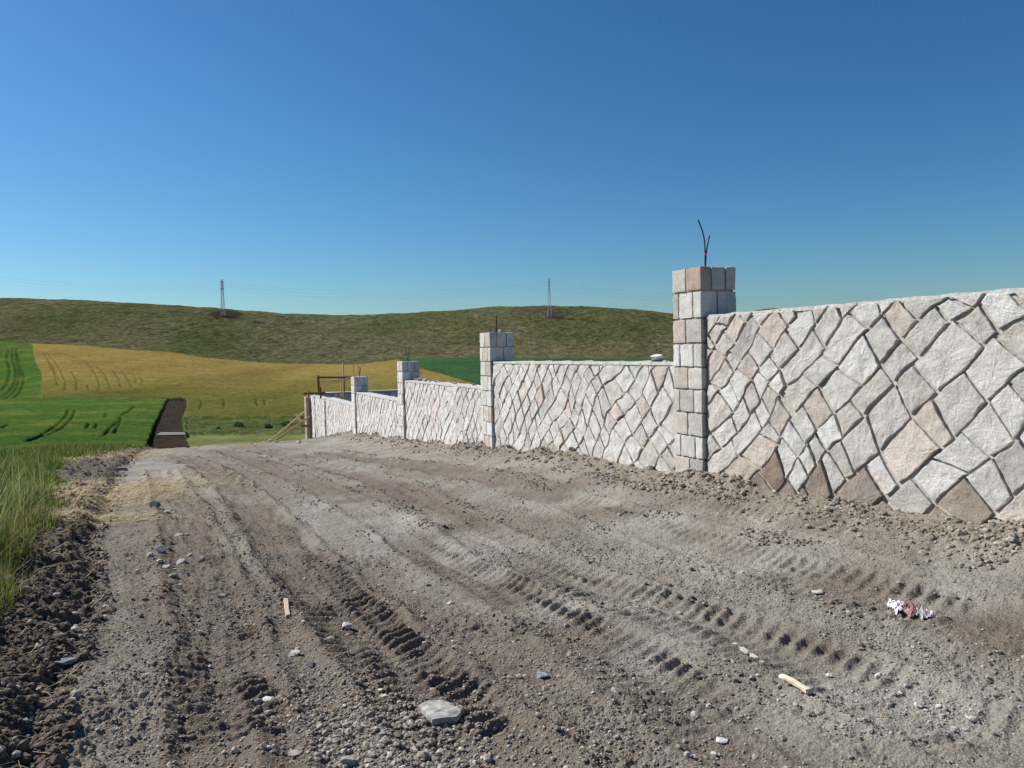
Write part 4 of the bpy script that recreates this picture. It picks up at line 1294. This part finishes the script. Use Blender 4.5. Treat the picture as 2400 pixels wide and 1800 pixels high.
# ------------------------------------------------------------------ gravel and clods (uncountable)
def scatter(name, label, XY, size, colors, sub=0, seed=1, flat=.7, lift=.25):
    r_ = np.random.default_rng(seed)
    n = len(XY)
    V0, F0 = ICO[sub]; nv = len(V0)
    z = surface_z(XY[:, 0], XY[:, 1])
    sc = size[:, None] * np.stack([r_.uniform(.75, 1.3, n), r_.uniform(.65, 1.1, n), flat * r_.uniform(.7, 1.2, n)], 1)
    a = r_.uniform(0, 6.283, n)
    V = V0[None] * (1 + .28 * (r_.random((n, nv)) - .5))[:, :, None] * sc[:, None, :]
    tx = r_.normal(0, .35, n)
    y2 = V[..., 1] * np.cos(tx)[:, None] - V[..., 2] * np.sin(tx)[:, None]; z2 = V[..., 1] * np.sin(tx)[:, None] + V[..., 2] * np.cos(tx)[:, None]
    x3 = V[..., 0] * np.cos(a)[:, None] - y2 * np.sin(a)[:, None]; y3 = V[..., 0] * np.sin(a)[:, None] + y2 * np.cos(a)[:, None]
    P = np.stack([x3 + XY[:, :1], y3 + XY[:, 1:], z2 + (z + lift * sc[:, 2])[:, None]], -1).reshape(-1, 3)
    Fc = (F0[None] + (np.arange(n) * nv)[:, None, None]).reshape(-1, 3)
    obj(name, new_mesh(name, P, Fc, ROCK, np.repeat(colors, nv, 0)), kind='stuff', label=label, cat=name.replace('_', ' '))

def gravel():
    n = 230000
    th = rng.uniform(-.66, .66, n); r_ = 1.9 * (11 / 1.9) ** rng.random(n)
    x = r_ * np.sin(th); y = r_ * np.cos(th)
    s, u = wall_su(x, y)
    dens = .34 + .9 * sst(-.15, .35, fbm(x * .9, y * .9, 3, 301)) - .55 * band_mask(x, y)
    px, py = proj(x, y, near_z(x, y))
    dens += .9 * np.exp(-(((px - 850) / 260) ** 2 + ((py - 1680) / 120) ** 2)) + .7 * np.exp(-(((px - 420) / 150) ** 2 + ((py - 1600) / 260) ** 2)) + .9 * np.exp(-(((px - 2180) / 190) ** 2 + ((py - 1650 - (px - 2180) * .35) / 60) ** 2))
    _, tc_ = track_field(x, y)
    dens = dens * (1 - .55 * tc_)
    keep = (rng.random(n) < dens) & (u > .1) & (band_side(x, y) < .15)
    x, y, px, py = x[keep], y[keep], px[keep], py[keep]; r_ = r_[keep]; n = len(x)
    size = np.exp(rng.normal(math.log(.0042), .48, n))
    coarse = np.exp(-(((px - 900) / 260) ** 2 + ((py - 1740) / 110) ** 2))
    size *= 1 + .7 * coarse
    k = size > r_ * .00075
    x, y, size, px, py = x[k], y[k], size[k], px[k], py[k]; n = len(x)
    base = np.array([[.29, .262, .222], [.235, .195, .158], [.345, .318, .28], [.19, .157, .128], [.46, .435, .39]])
    ci = rng.choice(5, n, p=[.34, .26, .22, .13, .05])
    c = base[ci] * rng.uniform(.8, 1.15, (n, 1))
    g = np.exp(-(((px - 2180) / 200) ** 2 + ((py - 1650 - (px - 2180) * .35) / 60) ** 2))[:, None]
    c = c * (1 - .6 * g) + np.array([.42, .41, .39]) * .6 * g
    scatter('gravel', 'loose grey-brown gravel strewn over the dirt road', np.stack([x, y], 1), size, c, 0, 11)
gravel()
def clods():
    n = 34000
    th = rng.uniform(-.68, -.36, n); r_ = 2.2 * (22 / 2.2) ** rng.random(n)
    x = r_ * np.sin(th); y = r_ * np.cos(th)
    k = (band_side(x, y) > .0) & (grass_side(x, y) < .1)
    xa, ya, ra = x[k], y[k], r_[k]
    # wall foot
    m_ = 8000
    s = 3.0 + 30 * rng.random(m_) ** 1.5; u = np.abs(rng.normal(0, .32, m_)) + .03
    xb, yb = wall_xy(s, u)
    kb = rng.random(m_) < .25 + .9 * sst(-.2, .3, pn(xb * .8, yb * .8, 95))
    xb, yb = xb[kb], yb[kb]
    # ridges thrown up by the tyres
    q = 16000
    xc = []; yc = []
    for S, (hw, am) in zip(TRACKS, TW):
        i = rng.integers(0, len(S) - 1, q // 6); t = rng.random(q // 6)[:, None]
        P = S[i] * (1 - t) + S[i + 1] * t
        d = S[i + 1] - S[i]; d /= np.linalg.norm(d, axis=1)[:, None]
        off = (hw + .06) * rng.choice([-1, 1], q // 6) + rng.normal(0, .06, q // 6)
        P = P + np.stack([-d[:, 1], d[:, 0]], 1) * off[:, None]
        kk = pn(P[:, 0] * 1.2, P[:, 1] * 1.2, 311) > .02
        xc.append(P[kk, 0]); yc.append(P[kk, 1])
    xc = np.concatenate(xc); yc = np.concatenate(yc)
    x = np.r_[xa, xb, xc]; y = np.r_[ya, yb, yc]
    ty = np.r_[np.zeros(len(xa)), np.ones(len(xb)), np.full(len(xc), 2)]
    size = np.exp(rng.normal(math.log(.010), .6, len(x))) * np.where(ty == 2, .75, np.where(ty == 1, 1.0, .9))
    size = np.where(ty == 2, np.minimum(size, .016), np.minimum(size, .038))
    pal = np.array([[.125, .100, .079], [.27, .232, .186], [.20, .163, .13]])
    c = pal[ty.astype(int)] * rng.uniform(.75, 1.3, (len(x), 1))
    rr_ = rng.random(len(x)) < .07
    c[rr_] = np.array([.36, .34, .31])
    scatter('soil_clods', 'crumbly soil clods along the road edge, ruts and wall foot', np.stack([x, y], 1), size, c, 0, 12, .8, .3)
clods()

# ------------------------------------------------------------------ grass
def blades(name, label, XY, height, width, colors, lean=.35, seed=1, z=None, segs=3, bend=.5, kind='stuff', cat='grass', droop=None):
    r_ = np.random.default_rng(seed); n = len(XY)
    if z is None: z = base_z(XY[:, 0], XY[:, 1])
    a = r_.uniform(0, 6.283, n); la = r_.uniform(0, 6.283, n)
    ln = np.abs(r_.normal(0, lean, n))
    dx, dy = np.cos(la) * ln, np.sin(la) * ln
    wx, wy = np.cos(a) * width / 2, np.sin(a) * width / 2
    V = []
    for k in range(segs + 1):
        t = k / segs
        hz_ = height * (t - bend * .35 * t * t * ln); off = height * (t * .4 + bend * 1.2 * t * t)
        cx_ = XY[:, 0] + dx * off; cy_ = XY[:, 1] + dy * off; cz_ = z - .02 + hz_
        w = (1 - t ** 1.6) if k < segs else 0.04
        V.append(np.stack([cx_ - wx * w, cy_ - wy * w, cz_], 1)); V.append(np.stack([cx_ + wx * w, cy_ + wy * w, cz_], 1))
    V = np.stack(V, 1)
    nv = 2 * (segs + 1)
    f = np.array([[2 * k, 2 * k + 1, 2 * k + 3, 2 * k + 2] for k in range(segs)])
    Fc = (f[None] + (np.arange(n) * nv)[:, None, None]).reshape(-1, 4)
    obj(name, new_mesh(name, V.reshape(-1, 3), Fc, BLADE, np.repeat(colors, nv, 0)), kind=kind, label=label, cat=cat)

def grass_near():
    n = 150000
    th = rng.uniform(-.74, -.33, n); r_ = 2.4 * (46 / 2.4) ** (rng.random(n) ** .8)
    x = r_ * np.sin(th); y = r_ * np.cos(th)
    g = grass_side(x, y)
    px, py = proj(x, y, near_z(x, y))
    k = (g > -.02) & (px < 420)
    x, y, g, r_, px = x[k], y[k], g[k], r_[k], px[k]
    n = len(x)
    tall = sst(14, 6, r_)
    verge = np.exp(-(g / 1.2) ** 2)
    h = (.30 + .30 * tall) * rng.uniform(.55, 1.3, n) * (.55 + .45 * sst(0, .6, g)) * (1 + .5 * fbm(x * .7, y * .7, 2, 401))
    h = np.maximum(h, .06)
    w = np.maximum(.007, r_ * .0011) * rng.uniform(.8, 1.6, n)
    c1 = np.array([.085, .150, .030]); c2 = np.array([.21, .245, .050]); c3 = np.array([.28, .24, .11]); c4 = np.array([.045, .09, .022])
    t = np.clip(.45 + 1.2 * fbm(x * .35, y * .35, 3, 402) + .3 * verge, 0, 1)[:, None]
    c = c1 * (1 - t) + c2 * t
    dry = rng.random(n) < (.06 + .35 * verge * (r_ < 12))
    c[dry] = c3
    dk = rng.random(n) < .25
    c[dk] = c4
    c = c * rng.uniform(.7, 1.25, (n, 1))
    blades('grass', 'lush green grass and crop growing left of the dirt road', np.stack([x, y], 1), h, w, c, .35, 5, z=base_z(x, y))
grass_near()

def tall_stalks():
    """seed-headed stalks at the left edge"""
    n = 420
    px = rng.uniform(-120, 110, n); py = rng.uniform(1180, 1420, n)
    P = np.array([hit(a, b_) for a, b_ in zip(px, py)])
    k = grass_side(P[:, 0], P[:, 1]) > .15
    P = P[k]; n = len(P)
    h = rng.uniform(.6, 1.05, n)
    c = np.where(rng.random(n)[:, None] < .5, np.array([.34, .36, .16]), np.array([.20, .26, .08])) * rng.uniform(.8, 1.2, (n, 1))
    blades('tall_grass', 'tall seed-headed grass stalks at the left edge', P[:, :2], h, np.full(n, .011), c, .4, 6, z=P[:, 2], segs=6, bend=.55, cat='tall grass')
tall_stalks()

def straw():
    n = 9000
    a = rng.normal(0, 1, (n, 2))
    c1 = np.array([hit(215, 1170)[:2], hit(175, 1225)[:2], hit(260, 1080)[:2], hit(330, 1062)[:2]])
    w = rng.choice(4, n, p=[.62, .2, .12, .06])
    sd = np.array([[.75, 1.5], [.6, .25], [.5, 1.4], [.6, 1.5]])
    P = c1[w] + a * sd[w] * .8
    # a few stray stalks on the churned soil
    m_ = 900
    th = rng.uniform(-.66, -.42, m_); r_ = 2.6 * (9 / 2.6) ** rng.random(m_)
    Q = np.stack([r_ * np.sin(th), r_ * np.cos(th)], 1)
    Q = Q[band_side(Q[:, 0], Q[:, 1]) > .05]
    P = np.r_[P, Q]
    k = grass_side(P[:, 0], P[:, 1]) < .5
    P = P[k]; n = len(P)
    z = surface_z(P[:, 0], P[:, 1]) + rng.uniform(.005, .04, n)
    L = rng.uniform(.04, .20, n) * np.where(P[:, 1] < 6, .6, 1); a = rng.normal(.3, .7, n)
    dx, dy = np.cos(a) * L / 2, np.sin(a) * L / 2
    up = rng.normal(0, .022, n); w_ = np.maximum(.0012, P[:, 1] * .0004)
    nx, ny = -np.sin(a) * w_, np.cos(a) * w_
    z2 = surface_z(P[:, 0] + dx, P[:, 1] + dy) + .02; z1 = surface_z(P[:, 0] - dx, P[:, 1] - dy) + .02
    V = np.stack([np.stack([P[:, 0] - dx - nx, P[:, 1] - dy - ny, z1], 1), np.stack([P[:, 0] - dx + nx, P[:, 1] - dy + ny, z1], 1),
                  np.stack([P[:, 0] + dx + nx, P[:, 1] + dy + ny, z2 + up], 1), np.stack([P[:, 0] + dx - nx, P[:, 1] + dy - ny, z2 + up], 1)], 1).reshape(-1, 3)
    c = np.repeat(np.array([.62, .50, .30]) * rng.uniform(.55, 1.15, (n, 1)), 4, 0)
    obj('straw', new_mesh('straw', V, np.arange(n * 4).reshape(n, 4), BLADE, c), kind='stuff', label='dry yellow straw flattened on the road edge beside the grass', cat='straw')
straw()
